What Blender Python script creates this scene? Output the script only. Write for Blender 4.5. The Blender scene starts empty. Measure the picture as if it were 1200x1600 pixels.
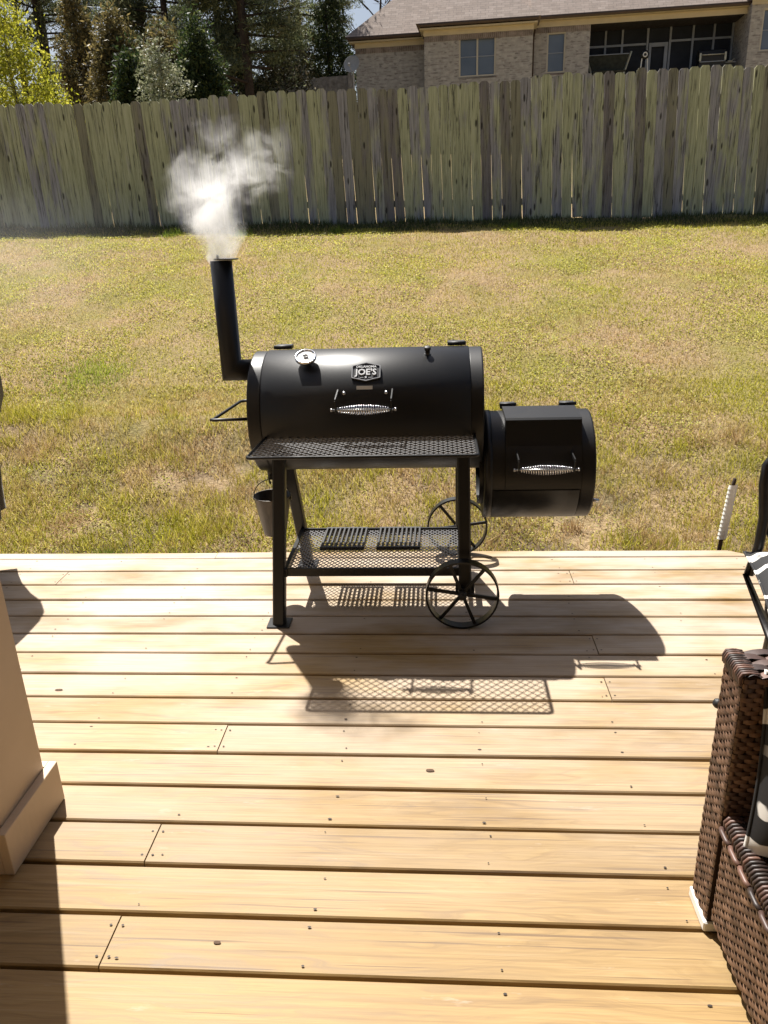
import bpy, math, random
import numpy as np
from mathutils import Vector, Matrix, noise as mnoise
random.seed(7); rng = np.random.default_rng(7)
R = math.radians
S = bpy.context.scene
COL = S.collection

# ------------------------------------------------------------------ camera
yaw, pitch, roll, H = -.0743, .357, .03411, 1.4915
f_ = Vector((math.sin(yaw)*math.cos(pitch), math.cos(yaw)*math.cos(pitch), -math.sin(pitch)))
r_ = Vector((math.cos(yaw), -math.sin(yaw), 0)); u_ = r_.cross(f_)
r2 = r_*math.cos(roll) - u_*math.sin(roll); u2 = u_*math.cos(roll) + r_*math.sin(roll)
cam = bpy.data.cameras.new('camera'); co = bpy.data.objects.new('camera', cam); COL.objects.link(co)
co.matrix_world = Matrix(((r2.x, u2.x, -f_.x, 0), (r2.y, u2.y, -f_.y, 0), (r2.z, u2.z, -f_.z, H), (0, 0, 0, 1)))
cam.sensor_fit = 'VERTICAL'; cam.sensor_height = 36; cam.sensor_width = 27; cam.lens = 27
cam.clip_start = .05; cam.clip_end = 2000
S.camera = co
# ------------------------------------------------------------------ sky, sun, exposure
SUN_EL, SUN_AZ = R(57.5), R(-28.4)
w = bpy.data.worlds.new('World'); S.world = w; w.use_nodes = True
nt = w.node_tree; bg = nt.nodes['Background']
sky = nt.nodes.new('ShaderNodeTexSky'); sky.sky_type = 'NISHITA'; sky.sun_disc = False
sky.sun_elevation = SUN_EL; sky.sun_rotation = SUN_AZ; sky.air_density = 1.0; sky.dust_density = 3.0; sky.ozone_density = 1.0
nt.links.new(sky.outputs[0], bg.inputs[0]); bg.inputs[1].default_value = .05
sun = bpy.data.lights.new('sun', 'SUN'); so = bpy.data.objects.new('sun', sun); COL.objects.link(so)
sun.energy = 5.0; sun.angle = R(.55); sun.color = (1, .965, .905)
sdir = Vector((math.sin(SUN_AZ)*math.cos(SUN_EL), math.cos(SUN_AZ)*math.cos(SUN_EL), math.sin(SUN_EL)))
so.rotation_euler = sdir.to_track_quat('Z', 'Y').to_euler(); so.location = (-6, 10, 20)
S.view_settings.view_transform = 'Standard'; S.view_settings.look = 'None'
S.view_settings.exposure = .99; S.view_settings.gamma = 1; S.view_settings.use_curve_mapping = False
S.cycles.max_bounces = 8; S.cycles.volume_bounces = 3; S.cycles.use_denoising = True

# ------------------------------------------------------------------ materials
class NT:
    def __init__(s, name):
        s.m = bpy.data.materials.new(name); s.m.use_nodes = True; s.t = s.m.node_tree
        s.b = s.t.nodes['Principled BSDF']; s.out = s.t.nodes['Material Output']
    def n(s, typ, **kw):
        q = s.t.nodes.new('ShaderNode'+typ)
        for k, v in kw.items():
            if k.startswith('i_'):
                key = k[2:]; key = int(key) if key.isdigit() else key.replace('_', ' ')
                s.set(q.inputs[key], v)
            else: setattr(q, k, v)
        return q
    def set(s, inp, v):
        if isinstance(v, bpy.types.NodeSocket): s.t.links.new(v, inp)
        elif hasattr(inp, 'default_value'):
            try: inp.default_value = v
            except Exception: inp.default_value = tuple(v)+(1,)
    def pos(s, kind='Object'): return s.n('TexCoord').outputs[kind]
    def wpos(s): return s.n('NewGeometry').outputs['Position']
    def math(s, op, a, b=0., c=0., clamp=False):
        q = s.n('Math', operation=op, use_clamp=clamp); s.set(q.inputs[0], a); s.set(q.inputs[1], b); s.set(q.inputs[2], c); return q.outputs[0]
    def vm(s, op, a, b=(0, 0, 0)):
        q = s.n('VectorMath', operation=op); s.set(q.inputs[0], a); s.set(q.inputs[1], b); return q.outputs['Value'] if op in('LENGTH', 'DISTANCE', 'DOT_PRODUCT') else q.outputs[0]
    def noise(s, vec, scale, detail=4, rough=.55, dist=0.):
        q = s.n('TexNoise'); s.set(q.inputs['Vector'], vec); q.inputs['Scale'].default_value = scale
        q.inputs['Detail'].default_value = detail; q.inputs['Roughness'].default_value = rough; q.inputs['Distortion'].default_value = dist
        return q.outputs[0]
    def ramp(s, fac, stops):
        q = s.n('ValToRGB'); s.set(q.inputs[0], fac); cr = q.color_ramp
        while len(cr.elements) < len(stops): cr.elements.new(.5)
        for e, (p, c) in zip(cr.elements, stops):
            e.position = p; e.color = (c, c, c, 1) if isinstance(c, (int, float)) else tuple(c)+(1,)
        return q.outputs[0]
    def mix(s, fac, a, b, mode='MIX'):
        q = s.n('MixRGB', blend_type=mode); s.set(q.inputs[0], fac); s.set(q.inputs[1], a); s.set(q.inputs[2], b); return q.outputs[0]
    def mapr(s, v, a, b, c=0., d=1.):
        q = s.n('MapRange', clamp=True); s.set(q.inputs[0], v)
        for i, x in enumerate((a, b, c, d)): q.inputs[i+1].default_value = x
        return q.outputs[0]
    def scale(s, vec, xyz): return s.vm('MULTIPLY', vec, xyz)
    def base(s, v): s.set(s.b.inputs['Base Color'], v)
    def p(s, **kw):
        for k, v in kw.items(): s.set(s.b.inputs[k.replace('_', ' ')], v)
    def bump(s, h, strength=.3, dist=.01):
        q = s.n('Bump'); q.inputs['Strength'].default_value = strength; q.inputs['Distance'].default_value = dist
        s.set(q.inputs['Height'], h); s.t.links.new(q.outputs[0], s.b.inputs['Normal'])
    def rand(s): return s.n('ObjectInfo').outputs['Random']
    def island(s): return s.n('NewGeometry').outputs['Random Per Island']

M = {}
def simple(name, col, rough=.6, metal=0., spec=.5, var=.12, sc=20., bump=0.):
    k = NT(name); n = k.noise(k.pos(), sc, 4)
    lo = tuple(c*(1-var) for c in col); hi = tuple(min(1, c*(1+var)) for c in col)
    k.base(k.ramp(n, [(.3, lo), (.7, hi)])); k.p(Roughness=rough, Metallic=metal)
    k.b.inputs['Specular IOR Level'].default_value = spec
    if bump: k.bump(n, bump, .003)
    M[name] = k.m; return k.m

# satin black barbecue paint with faint orange-peel and dust
k = NT('black_paint'); p = k.pos()
n1 = k.noise(p, 9, 5); n2 = k.noise(p, 420, 2)
k.base(k.ramp(n1, [(.3, (.0022, .0022, .0026)), (.75, (.0045, .004, .004))]))
k.p(Roughness=k.mapr(n1, .3, .75, .54, .62), Coat_Weight=.5, Coat_Roughness=.37); k.b.inputs['Specular IOR Level'].default_value = .14
k.bump(n2, .10, .0006); M['black'] = k.m
simple('black_iron', (.012, .012, .012), .55, 0, .5, .3, 60, .3)
simple('grate_iron', (.02, .02, .02), .6, 0, .5, .3, 60, .3)
k = NT('mesh_steel'); k.base((.2, .2, .205)); k.p(Roughness=.4, Metallic=.6); M['mesh'] = k.m
k = NT('chrome'); k.base((.75, .75, .76)); k.p(Roughness=.16, Metallic=1.); M['chrome'] = k.m
k = NT('dull_steel'); k.base((.5, .5, .5)); k.p(Roughness=.3, Metallic=1.); M['steel'] = k.m
k = NT('dial_face'); k.base((.55, .55, .52)); k.p(Roughness=.25, Coat_Weight=.6); M['dial'] = k.m
k = NT('bucket_tin'); p = k.pos(); n = k.noise(k.scale(p, (1, 1, .3)), 30, 4)
k.base(k.ramp(n, [(.3, (.04, .036, .033)), (.7, (.09, .08, .07))])); k.p(Roughness=.42, Metallic=.75); M['tin'] = k.m
k = NT('cast_plate'); k.base((.016, .016, .017)); k.p(Roughness=.4, Metallic=.0); M['plate'] = k.m
k = NT('plate_letters'); k.base((.62, .62, .61)); k.p(Roughness=.35, Metallic=.4); M['letters'] = k.m
k = NT('sticker'); k.base((.55, .50, .40)); k.p(Roughness=.5); M['sticker'] = k.m

# weathered stained deck boards
k = NT('deck_wood'); p = k.pos(); rnd = k.rand(); wp = k.wpos()
off = k.vm('ADD', p, k.n('CombineXYZ', i_X=k.math('MULTIPLY', rnd, 37.), i_Y=k.math('MULTIPLY', rnd, 11.), i_Z=0.).outputs[0])
warp = k.noise(k.scale(off, (1.1, 6., 6.)), 1.6, 3)
vec = k.vm('ADD', k.scale(off, (.9, 26., 26.)), k.n('CombineXYZ', i_Y=k.math('MULTIPLY', warp, 5.)).outputs[0])
g1 = k.noise(vec, 2.2, 5, .6); g2 = k.noise(k.scale(off, (3., 160., 160.)), 1.4, 3, .6)
ring = k.n('TexWave', wave_type='BANDS', bands_direction='Y', i_Vector=vec, i_Scale=.55, i_Distortion=3.5, i_Detail=3., i_Detail_Scale=.7).outputs[1]
c1 = k.ramp(g1, [(.28, (.19, .115, .040)), (.5, (.295, .19, .072)), (.72, (.345, .235, .100))])
c1 = k.mix(k.mapr(ring, .55, .97, 0, .15), c1, (.255, .15, .065))
c1 = k.mix(k.mapr(g2, .46, .74, 0, .5), c1, (.19, .118, .05))
g3 = k.noise(k.scale(off, (1.1, 58., 58.)), 1.2, 4, .65); c1 = k.mix(k.mapr(g3, .52, .72, 0, .5), c1, (.165, .095, .035)); c1 = k.mix(k.mapr(g3, .44, .28, 0, .35), c1, (.40, .30, .18))
crack = k.noise(k.scale(off, (1.3, 95., 95.)), 1.1, 2, .5)
c1 = k.mix(k.mapr(crack, .635, .68, 0, .75), c1, (.12, .07, .035))
tint = k.math('ADD', .87, k.math('MULTIPLY', rnd, .30))
c1 = k.mix(1., c1, k.n('CombineXYZ', i_X=tint, i_Y=tint, i_Z=tint).outputs[0], 'MULTIPLY')
sx = k.n('SeparateXYZ', i_0=wp)
far = k.mapr(sx.outputs[1], 1.2, 2.8, 0, .85)          # whitens the worn patches with distance, sun glare put into the colour
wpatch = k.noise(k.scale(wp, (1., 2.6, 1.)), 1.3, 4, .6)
worn_glare = k.math('MULTIPLY', k.mapr(wpatch, .34, .58), k.math('ADD', far, .02), clamp=True)
c1 = k.mix(worn_glare, c1, k.ramp(g2, [(.3, (.53, .455, .38)), (.7, (.40, .325, .25))]))
scuff = k.noise(k.scale(off, (2., 9., 9.)), 2.3, 5, .7)
c1 = k.mix(k.mapr(scuff, .63, .75, 0, .5), c1, (.46, .40, .32))
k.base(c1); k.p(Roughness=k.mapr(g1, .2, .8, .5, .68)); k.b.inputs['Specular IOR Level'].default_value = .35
k.bump(k.math('ADD', g1, k.math('MULTIPLY', g2, .5)), .28, .002); M['deck'] = k.m
simple('old_joist', (.14, .075, .04), .85, 0, .2, .3, 12)
simple('knot_wood', (.07, .035, .015), .7, 0, .3, .4, 90)
simple('screw_head', (.03, .021, .016), .6, .3, .4, .3, 50)

# weathered fence picket: grey wood, algae, dark stains; differs from picket to picket
k = NT('fence_wood'); p = k.pos(); rnd = k.rand()
off = k.vm('ADD', p, k.n('CombineXYZ', i_X=k.math('MULTIPLY', rnd, 91.), i_Z=k.math('MULTIPLY', rnd, 17.)).outputs[0])
gr = k.noise(k.scale(off, (34., 34., 1.6)), 1.5, 5, .65)
blot = k.noise(k.scale(off, (5., 5., 1.)), 1.6, 4, .6)
grey = k.ramp(gr, [(.2, (.18, .168, .168)), (.55, (.36, .34, .34)), (.8, (.48, .455, .45))])
green = k.ramp(gr, [(.2, (.23, .23, .14)), (.5, (.46, .46, .28)), (.8, (.58, .575, .39))])
isg = k.mapr(k.math('ADD', rnd, k.math('MULTIPLY', k.math('SUBTRACT', blot, .5), 2.2)), .12, .52)
c = k.mix(isg, grey, green)
brown = k.mapr(k.math('FRACT', k.math('MULTIPLY', rnd, 7.31)), .78, .8)
c = k.mix(k.math('MULTIPLY', brown, .6), c, (.15, .12, .105))
st = k.noise(k.scale(off, (30., 30., 1.5)), 1.3, 5, .7)
c = k.mix(k.mapr(st, .545, .65, 0, .85), c, (.04, .036, .03))
st2 = k.noise(k.scale(off, (60., 60., 1.2)), 1.3, 3, .6); c = k.mix(k.mapr(st2, .55, .72, 0, .6), c, (.05, .045, .038))
kn = k.n('TexVoronoi', i_Vector=k.scale(off, (9., 9., 2.6)), i_Scale=1.); 
c = k.mix(k.mapr(kn.outputs['Distance'], .10, .16, .85, 0), c, (.03, .026, .022))
k.base(c); k.p(Roughness=.9); k.b.inputs['Specular IOR Level'].default_value = .15; k.bump(gr, .5, .004); M['fence'] = k.m
simple('fence_rail_wood', (.14, .12, .10), .9, 0, .2, .3, 8)
simple('grey_fence_wood', (.22, .21, .21), .9, 0, .2, .35, 6)

# lawn soil / thatch
k = NT('lawn_thatch'); p = k.wpos()
a = k.noise(p, 1.1, 5, .6); b = k.noise(p, 45, 4, .7); d = k.noise(p, 7, 4)
c = k.ramp(b, [(.25, (.14, .09, .05)), (.5, (.33, .235, .13)), (.75, (.46, .35, .21))])
c = k.mix(k.mapr(a, .45, .62, 0, .7), c, k.ramp(b, [(.3, (.13, .115, .03)), (.7, (.32, .30, .08))]))
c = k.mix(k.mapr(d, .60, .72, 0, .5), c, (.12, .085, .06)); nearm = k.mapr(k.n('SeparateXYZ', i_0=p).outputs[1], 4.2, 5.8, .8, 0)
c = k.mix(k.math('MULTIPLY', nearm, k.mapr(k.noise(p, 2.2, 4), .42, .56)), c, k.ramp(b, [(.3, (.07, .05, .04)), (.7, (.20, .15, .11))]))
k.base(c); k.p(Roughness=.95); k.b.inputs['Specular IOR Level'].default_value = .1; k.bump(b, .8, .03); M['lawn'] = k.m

def leafmat(name, stops, trans=.45, patch=None, rough=.55, spec=.3):
    k = NT(name); isl = k.island()
    c = k.ramp(isl, stops)
    if patch:
        a = k.noise(k.wpos(), patch[0], 4, .6); c = k.mix(k.mapr(a, patch[1], patch[2]), c, k.ramp(isl, patch[3]))
        if len(patch) > 4:
            a2 = k.noise(k.wpos(), patch[4][0], 3, .6); c = k.mix(k.mapr(a2, patch[4][1], patch[4][2], 0, patch[4][3]), c, k.ramp(isl, patch[4][4]))
    k.base(c); k.p(Roughness=rough); k.b.inputs['Specular IOR Level'].default_value = spec
    tr = k.n('BsdfTranslucent', i_Color=c); mx = k.n('MixShader', i_Fac=trans)
    k.t.links.new(k.b.outputs[0], mx.inputs[1]); k.t.links.new(tr.outputs[0], mx.inputs[2]); k.t.links.new(mx.outputs[0], k.out.inputs[0])
    M[name] = k.m; return k.m
dry = [(0, (.26, .165, .07)), (.5, (.52, .36, .17)), (1, (.68, .51, .28))]
grn = [(0, (.14, .15, .01)), (.5, (.40, .38, .03)), (.85, (.56, .50, .06)), (1, (.66, .58, .15))]
leafmat('grass_blades', dry, .5, (.9, .40, .60, grn, (5., .42, .60, .62, grn)))
leafmat('grass_green', grn, .45)
leafmat('clover_leaves', [(0, (.22, .235, .025)), (.5, (.43, .42, .05)), (1, (.66, .61, .17))], .5)
leafmat('lush_grass', [(0, (.07, .12, .015)), (.5, (.17, .25, .03)), (1, (.28, .33, .06))], .45)
leafmat('spring_grass', [(0, (.13, .19, .02)), (.5, (.30, .37, .04)), (1, (.46, .50, .09))], .5)
leafmat('shadow_toned_grass', [(0, (.04, .05, .015)), (.6, (.09, .11, .03)), (1, (.14, .15, .05))], .35)
leafmat('dry_straw', dry, .3)
leafmat('yellow_leaves', [(0, (.17, .19, .015)), (.5, (.38, .38, .03)), (1, (.56, .52, .08))], .55)
leafmat('cedar_brown', [(0, (.05, .047, .017)), (.5, (.13, .105, .04)), (1, (.24, .185, .07))], .45)
leafmat('cedar_green', [(0, (.014, .028, .01)), (.6, (.04, .062, .02)), (1, (.11, .13, .035))], .42)
leafmat('pine_needles', [(0, (.035, .05, .025)), (.6, (.12, .14, .065)), (1, (.26, .265, .14))], .45)
leafmat('pale_leaves', [(0, (.09, .105, .05)), (.5, (.22, .235, .13)), (1, (.42, .42, .30))], .35)
leafmat('dull_leaves', [(0, (.02, .025, .012)), (.7, (.06, .06, .03)), (1, (.30, .28, .22))], .3)
simple('bark', (.055, .042, .034), .95, 0, .1, .4, 9, .5)
simple('pale_bark', (.13, .115, .10), .95, 0, .1, .4, 9, .4)

# house
k = NT('house_brick'); p = k.pos(); sp = k.n('SeparateXYZ', i_0=p)
v = k.n('CombineXYZ', i_X=k.math('ADD', sp.outputs[0], sp.outputs[1]), i_Y=sp.outputs[2]).outputs[0]
br = k.n('TexBrick', i_Vector=v, i_Scale=1., offset=.5); br.inputs['Brick Width'].default_value = .215; br.inputs['Row Height'].default_value = .075
br.inputs['Mortar Size'].default_value = .008; br.inputs['Mortar Smooth'].default_value = .2; br.inputs['Bias'].default_value = -.2
br.inputs['Color1'].default_value = (.48, .445, .40, 1); br.inputs['Color2'].default_value = (.32, .28, .255, 1); br.inputs['Mortar'].default_value = (.44, .42, .38, 1)
n = k.noise(v, 6., 4); n2 = k.noise(k.scale(v, (4.6, 13.3, 1)), 1., 0)
c = k.mix(.8, br.outputs[0], k.ramp(n, [(.3, .75), (.7, 1.15)]), 'MULTIPLY')
c = k.mix(k.mapr(n2, .66, .70, 0, .5), c, (.12, .10, .095))
k.base(c); k.p(Roughness=.9); k.bump(br.outputs['Fac'], -.4, .01); M['brick'] = k.m
simple('soldier_brick', (.27, .22, .19), .9, 0, .2, .4, 4)
k = NT('roof_shingle'); p = k.pos(); 
sp = k.n('SeparateXYZ', i_0=p); v = k.n('CombineXYZ', i_X=sp.outputs[0], i_Y=k.math('MULTIPLY', sp.outputs[2], 1.5)).outputs[0]
br = k.n('TexBrick', i_Vector=v, i_Scale=1., offset=.37); br.inputs['Brick Width'].default_value = .32; br.inputs['Row Height'].default_value = .15
br.inputs['Mortar Size'].default_value = .008; br.inputs['Color1'].default_value = (.25, .195, .16, 1); br.inputs['Color2'].default_value = (.33, .265, .225, 1); br.inputs['Mortar'].default_value = (.17, .135, .115, 1)
c = k.mix(.7, br.outputs[0], k.ramp(k.noise(p, 3, 5, .7), [(.3, .72), (.7, 1.15)]), 'MULTIPLY')
k.base(c); k.p(Roughness=.95); k.bump(br.outputs['Fac'], -.3, .01); M['roof'] = k.m
simple('cream_trim', (.62, .53, .36), .6, 0, .4, .06, 3)
simple('brown_gutter', (.07, .045, .035), .45, .2, .5, .15, 5)
k = NT('window_pane'); k.base(k.ramp(k.noise(k.pos(), .8, 2), [(.3, (.10, .125, .17)), (.7, (.15, .18, .235))])); k.p(Roughness=.22); k.b.inputs['Specular IOR Level'].default_value = .6; M['pane'] = k.m
simple('pale_frame', (.55, .50, .40), .6, 0, .4, .06, 3)
simple('grey_frame', (.26, .28, .32), .5, .2, .5, .1, 3)
simple('dark_screen', (.016, .02, .03), .7, 0, .3, .3, 2)
simple('recess_shade', (.05, .045, .045), .9, 0, .2, .3, 6)  # porch recess wall and ceiling, the shade put into their colour
simple('dark_canvas', (.045, .045, .032), .8, 0, .2, .3, 8)
simple('pale_metal', (.5, .48, .38), .4, .4, .5, .1, 5)
simple('white_plastic', (.75, .74, .70), .45, 0, .5, .06, 12)
simple('dish_grey', (.38, .38, .38), .55, 0, .4, .1, 6)
# porch post, furniture
k = NT('tan_paint'); p = k.pos(); n = k.noise(p, 5, 4); n2 = k.noise(k.scale(p, (1, 1, .15)), 60, 3)
k.base(k.mix(k.mapr(k.noise(k.scale(p, (3, 3, 1.2)), 3.5, 5, .7), .55, .75, 0, .35), k.ramp(n, [(.3, (.51, .39, .27)), (.7, (.565, .435, .31))]), (.40, .31, .22))); k.p(Roughness=.55); k.bump(n2, .12, .002); M['tan'] = k.m
simple('ceiling_paint', (.55, .50, .44), .8, 0, .2, .05, 3)
simple('siding_paint', (.42, .36, .29), .8, 0, .2, .1, 4)
def wicker(name, stops):
    k = NT(name); isl = k.island(); p = k.pos()
    c = k.ramp(isl, stops); st = k.noise(k.scale(p, (90, 90, 90)), 1., 2)
    c = k.mix(.5, c, k.ramp(st, [(.3, .6), (.7, 1.2)]), 'MULTIPLY')
    k.base(c); k.p(Roughness=.48); k.b.inputs['Specular IOR Level'].default_value = .5; M[name] = k.m
wicker('wicker', [(0, (.06, .031, .020)), (.35, (.125, .066, .042)), (.75, (.18, .10, .064)), (1, (.25, .145, .095))])
wicker('wicker_top', [(0, (.02, .014, .012)), (.35, (.045, .028, .023)), (.7, (.10, .054, .042)), (1, (.16, .085, .062))])
simple('wicker_backing', (.03, .016, .011), .8, 0, .2, .2, 30)
k = NT('scroll_fabric'); p = k.pos(); wv = k.n('TexWave', wave_type='RINGS', i_Vector=p, i_Scale=3.4, i_Distortion=9., i_Detail=1.2, i_Detail_Scale=1.1).outputs[1]
nb = k.noise(p, 6.5, 1, .4, 1.5); msk = k.math('MULTIPLY', k.mapr(wv, .70, .76), k.mapr(nb, .40, .44))
weave_n = k.noise(p, 700, 1)
k.base(k.mix(msk, (.008, .008, .009), (.62, .60, .56))); k.p(Roughness=.8); k.bump(weave_n, .2, .001); M['scroll'] = k.m
k = NT('cover_cloth'); p = k.pos(); n = k.noise(p, 6, 5)
k.base(k.ramp(n, [(.3, (.028, .022, .020)), (.7, (.05, .04, .036))])); k.p(Roughness=.6, Sheen_Weight=.1); k.bump(k.noise(p, 9, 3), .5, .02); M['cover'] = k.m
simple('cast_aluminium', (.014, .013, .013), .38, .2, .5, .3, 40, .2)

# ------------------------------------------------------------------ mesh helpers
def V(*a): return Vector(a)
class MB:
    def __init__(s): s.v = []; s.f = []; s.sm = []
    def add(s, vs, fs, smooth=False):
        o = len(s.v); s.v += [tuple(q) for q in vs]; s.f += [tuple(i+o for i in f) for f in fs]; s.sm += [smooth]*len(fs); return s
    def box(s, lo, hi, bev=0.):
        x0, y0, z0 = lo; x1, y1, z1 = hi
        if bev <= 0:
            return s.add([(x0, y0, z0), (x1, y0, z0), (x1, y1, z0), (x0, y1, z0), (x0, y0, z1), (x1, y0, z1), (x1, y1, z1), (x0, y1, z1)],
                         [(0, 3, 2, 1), (4, 5, 6, 7), (0, 1, 5, 4), (1, 2, 6, 5), (2, 3, 7, 6), (3, 0, 4, 7)])
        b = bev; vs = []; idx = {}
        for X, sx in((x0, 1), (x1, -1)):
            for Y, sy in((y0, 1), (y1, -1)):
                for Z, sz in((z0, 1), (z1, -1)):
                    for a in range(3):
                        q = [X+(sx*b if a != 0 else 0), Y+(sy*b if a != 1 else 0), Z+(sz*b if a != 2 else 0)]
                        idx[(sx, sy, sz, a)] = len(vs); vs.append(q)
        fs = []
        for a in range(3):
            o1, o2 = [i for i in range(3) if i != a]
            for sg in(1, -1):
                ring = []
                for p1, p2 in((1, 1), (-1, 1), (-1, -1), (1, -1)):
                    t = [0, 0, 0]; t[a] = sg; t[o1] = p1; t[o2] = p2; ring.append(idx[(*t, a)])
                flip = (sg == 1) != (a == 1)
                fs.append(tuple(ring[::-1]) if not flip else tuple(ring))
        for a in range(3):                                   # edges along axis a
            o1, o2 = [i for i in range(3) if i != a]
            for p1 in(1, -1):
                for p2 in(1, -1):
                    def I(sa, ax):
                        t = [0, 0, 0]; t[a] = sa; t[o1] = p1; t[o2] = p2; return idx[(*t, ax)]
                    fs.append((I(1, o1), I(1, o2), I(-1, o2), I(-1, o1)))
        for sx in(1, -1):
            for sy in(1, -1):
                for sz in(1, -1): fs.append(tuple(idx[(sx, sy, sz, a)] for a in range(3)))
        return s.add(vs, fs)
    def bar(s, a, b, wd, ht=None, up=(0, 0, 1)):
        a, b = Vector(a), Vector(b); ht = ht or wd; d = (b-a).normalized(); up = Vector(up)
        if abs(d.dot(up)) > .98: up = Vector((0, 1, 0))
        x = d.cross(up).normalized(); y = x.cross(d).normalized()
        vs = [q+x*i*wd/2+y*j*ht/2 for q in(a, b) for i, j in((-1, -1), (1, -1), (1, 1), (-1, 1))]
        return s.add(vs, [(3, 2, 1, 0), (4, 5, 6, 7), (0, 1, 5, 4), (1, 2, 6, 5), (2, 3, 7, 6), (3, 0, 4, 7)])
    def tube(s, pts, r, n=10, closed=False, caps=True):
        pts = [Vector(q) for q in pts]; m = len(pts); rr = r if hasattr(r, '__len__') else [r]*m
        vs = []; prev = None
        for i in range(m):
            if closed: t0 = (pts[i]-pts[i-1]).normalized(); t1 = (pts[(i+1) % m]-pts[i]).normalized()
            else:
                t0 = (pts[i]-pts[max(i-1, 0)]); t1 = (pts[min(i+1, m-1)]-pts[i])
                if i == 0: t0 = t1
                if i == m-1: t1 = t0
                t0 = t0.normalized(); t1 = t1.normalized()
            t = (t0+t1); t = t.normalized() if t.length > 1e-6 else t1
            if prev is None:
                ax = Vector((0, 0, 1)) if abs(t.z) < .9 else Vector((1, 0, 0)); x = t.cross(ax).normalized()
            else:
                x = (prev-t*prev.dot(t)).normalized()
            prev = x; y = t.cross(x)
            ca = max(.35, t.dot(t1)); st = 1/ca; bend = (t1-t0); bend = bend.normalized() if bend.length > 1e-4 else None
            for j in range(n):
                a = 2*math.pi*j/n; q = x*math.cos(a)+y*math.sin(a)
                if bend is not None: q = q+bend*(q.dot(bend))*(st-1)
                vs.append(pts[i]+q*rr[i])
        fs = []
        for i in range(m if closed else m-1):
            for j in range(n):
                a = i*n+j; b = i*n+(j+1) % n; i2 = (i+1) % m; fs.append((a, b, i2*n+(j+1) % n, i2*n+j))
        s.add(vs, fs, True)
        if caps and not closed:
            o = len(s.v)-len(vs); s.f += [tuple(o+j for j in range(n))[::-1], tuple(o+(m-1)*n+j for j in range(n))]; s.sm += [False, False]
        return s
    def lathe(s, prof, c, axis='X', n=48, a0=0., a1=2*math.pi, smooth=True):
        """prof: list of (along, radius); about axis through c"""
        full = abs(a1-a0-2*math.pi) < 1e-6; m = n if full else n+1; vs = []
        for (t, r) in prof:
            for j in range(m):
                a = a0+(a1-a0)*j/n; ca, sa = math.cos(a)*r, math.sin(a)*r
                q = {'X': (t, ca, sa), 'Y': (ca, t, sa), 'Z': (ca, sa, t)}[axis]; vs.append((c[0]+q[0], c[1]+q[1], c[2]+q[2]))
        fs = []
        for i in range(len(prof)-1):
            for j in range(n if full else n):
                j2 = (j+1) % m if full else j+1
                fs.append((i*m+j, i*m+j2, (i+1)*m+j2, (i+1)*m+j))
        return s.add(vs, fs, smooth)
    def prism(s, poly, d0, d1, axis='X'):
        n = len(poly); mk = {'X': lambda a, b, d: (d, a, b), 'Y': lambda a, b, d: (a, d, b), 'Z': lambda a, b, d: (a, b, d)}[axis]
        vs = [mk(a, b, d0) for a, b in poly]+[mk(a, b, d1) for a, b in poly]
        return s.add(vs, [tuple(range(n))[::-1], tuple(range(n, 2*n))]+[(i, (i+1) % n, n+(i+1) % n, n+i) for i in range(n)])
    def build(s, name, mat, parent=None, off=(0, 0, 0), loc=None, kind=None, fix=True):
        me = bpy.data.meshes.new(name); o3 = Vector(off)
        if parent is not None and off == (0, 0, 0): o3 = Vector(parent.get('_o', (0, 0, 0)))
        me.from_pydata([(a-o3.x, b-o3.y, c-o3.z) for a, b, c in s.v], [], s.f)
        me.polygons.foreach_set('use_smooth', s.sm)
        if fix:
            import bmesh
            bm = bmesh.new(); bm.from_mesh(me); bmesh.ops.recalc_face_normals(bm, faces=bm.faces); bm.to_mesh(me); bm.free()
        me.materials.append(M[mat] if isinstance(mat, str) else mat); me.update()
        o = bpy.data.objects.new(name, me); COL.objects.link(o)
        if parent is not None: o.parent = parent; o['_o'] = tuple(o3)
        if loc is not None: o.location = loc
        elif off != (0, 0, 0) and parent is None: o.location = off
        if kind: o['kind'] = kind
        return o
def tag(o, label=None, cat=None, group=None, kind=None):
    if label: o['label'] = label
    if cat: o['category'] = cat
    if group: o['group'] = group
    if kind: o['kind'] = kind
    return o
def thing(name, label, cat, loc, rotz=0, group=None, world=True):
    """Empty at the base; when world=True its parts are given in world coordinates"""
    o = bpy.data.objects.new(name, None); COL.objects.link(o); o.location = loc; o.rotation_euler = (0, 0, rotz); o.empty_display_size = .1
    o['_o'] = tuple(loc) if world else (0., 0., 0.)
    return tag(o, label, cat, group)
def np_mesh(name, verts, faces, mat, parent=None, kind=None, smooth=False, off=(0, 0, 0)):
    verts = np.asarray(verts, np.float32)-np.asarray(off, np.float32); faces = np.asarray(faces, np.int32); nf, c = faces.shape
    me = bpy.data.meshes.new(name); me.vertices.add(len(verts)); me.vertices.foreach_set('co', verts.ravel())
    me.loops.add(nf*c); me.loops.foreach_set('vertex_index', faces.ravel()); me.polygons.add(nf)
    me.polygons.foreach_set('loop_start', np.arange(0, nf*c, c, dtype=np.int32)); me.polygons.foreach_set('loop_total', np.full(nf, c, np.int32))
    me.update(calc_edges=True); me.materials.append(M[mat])
    o = bpy.data.objects.new(name, me); COL.objects.link(o)
    if parent is not None: o.parent = parent
    if kind: o['kind'] = kind
    return o

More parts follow.
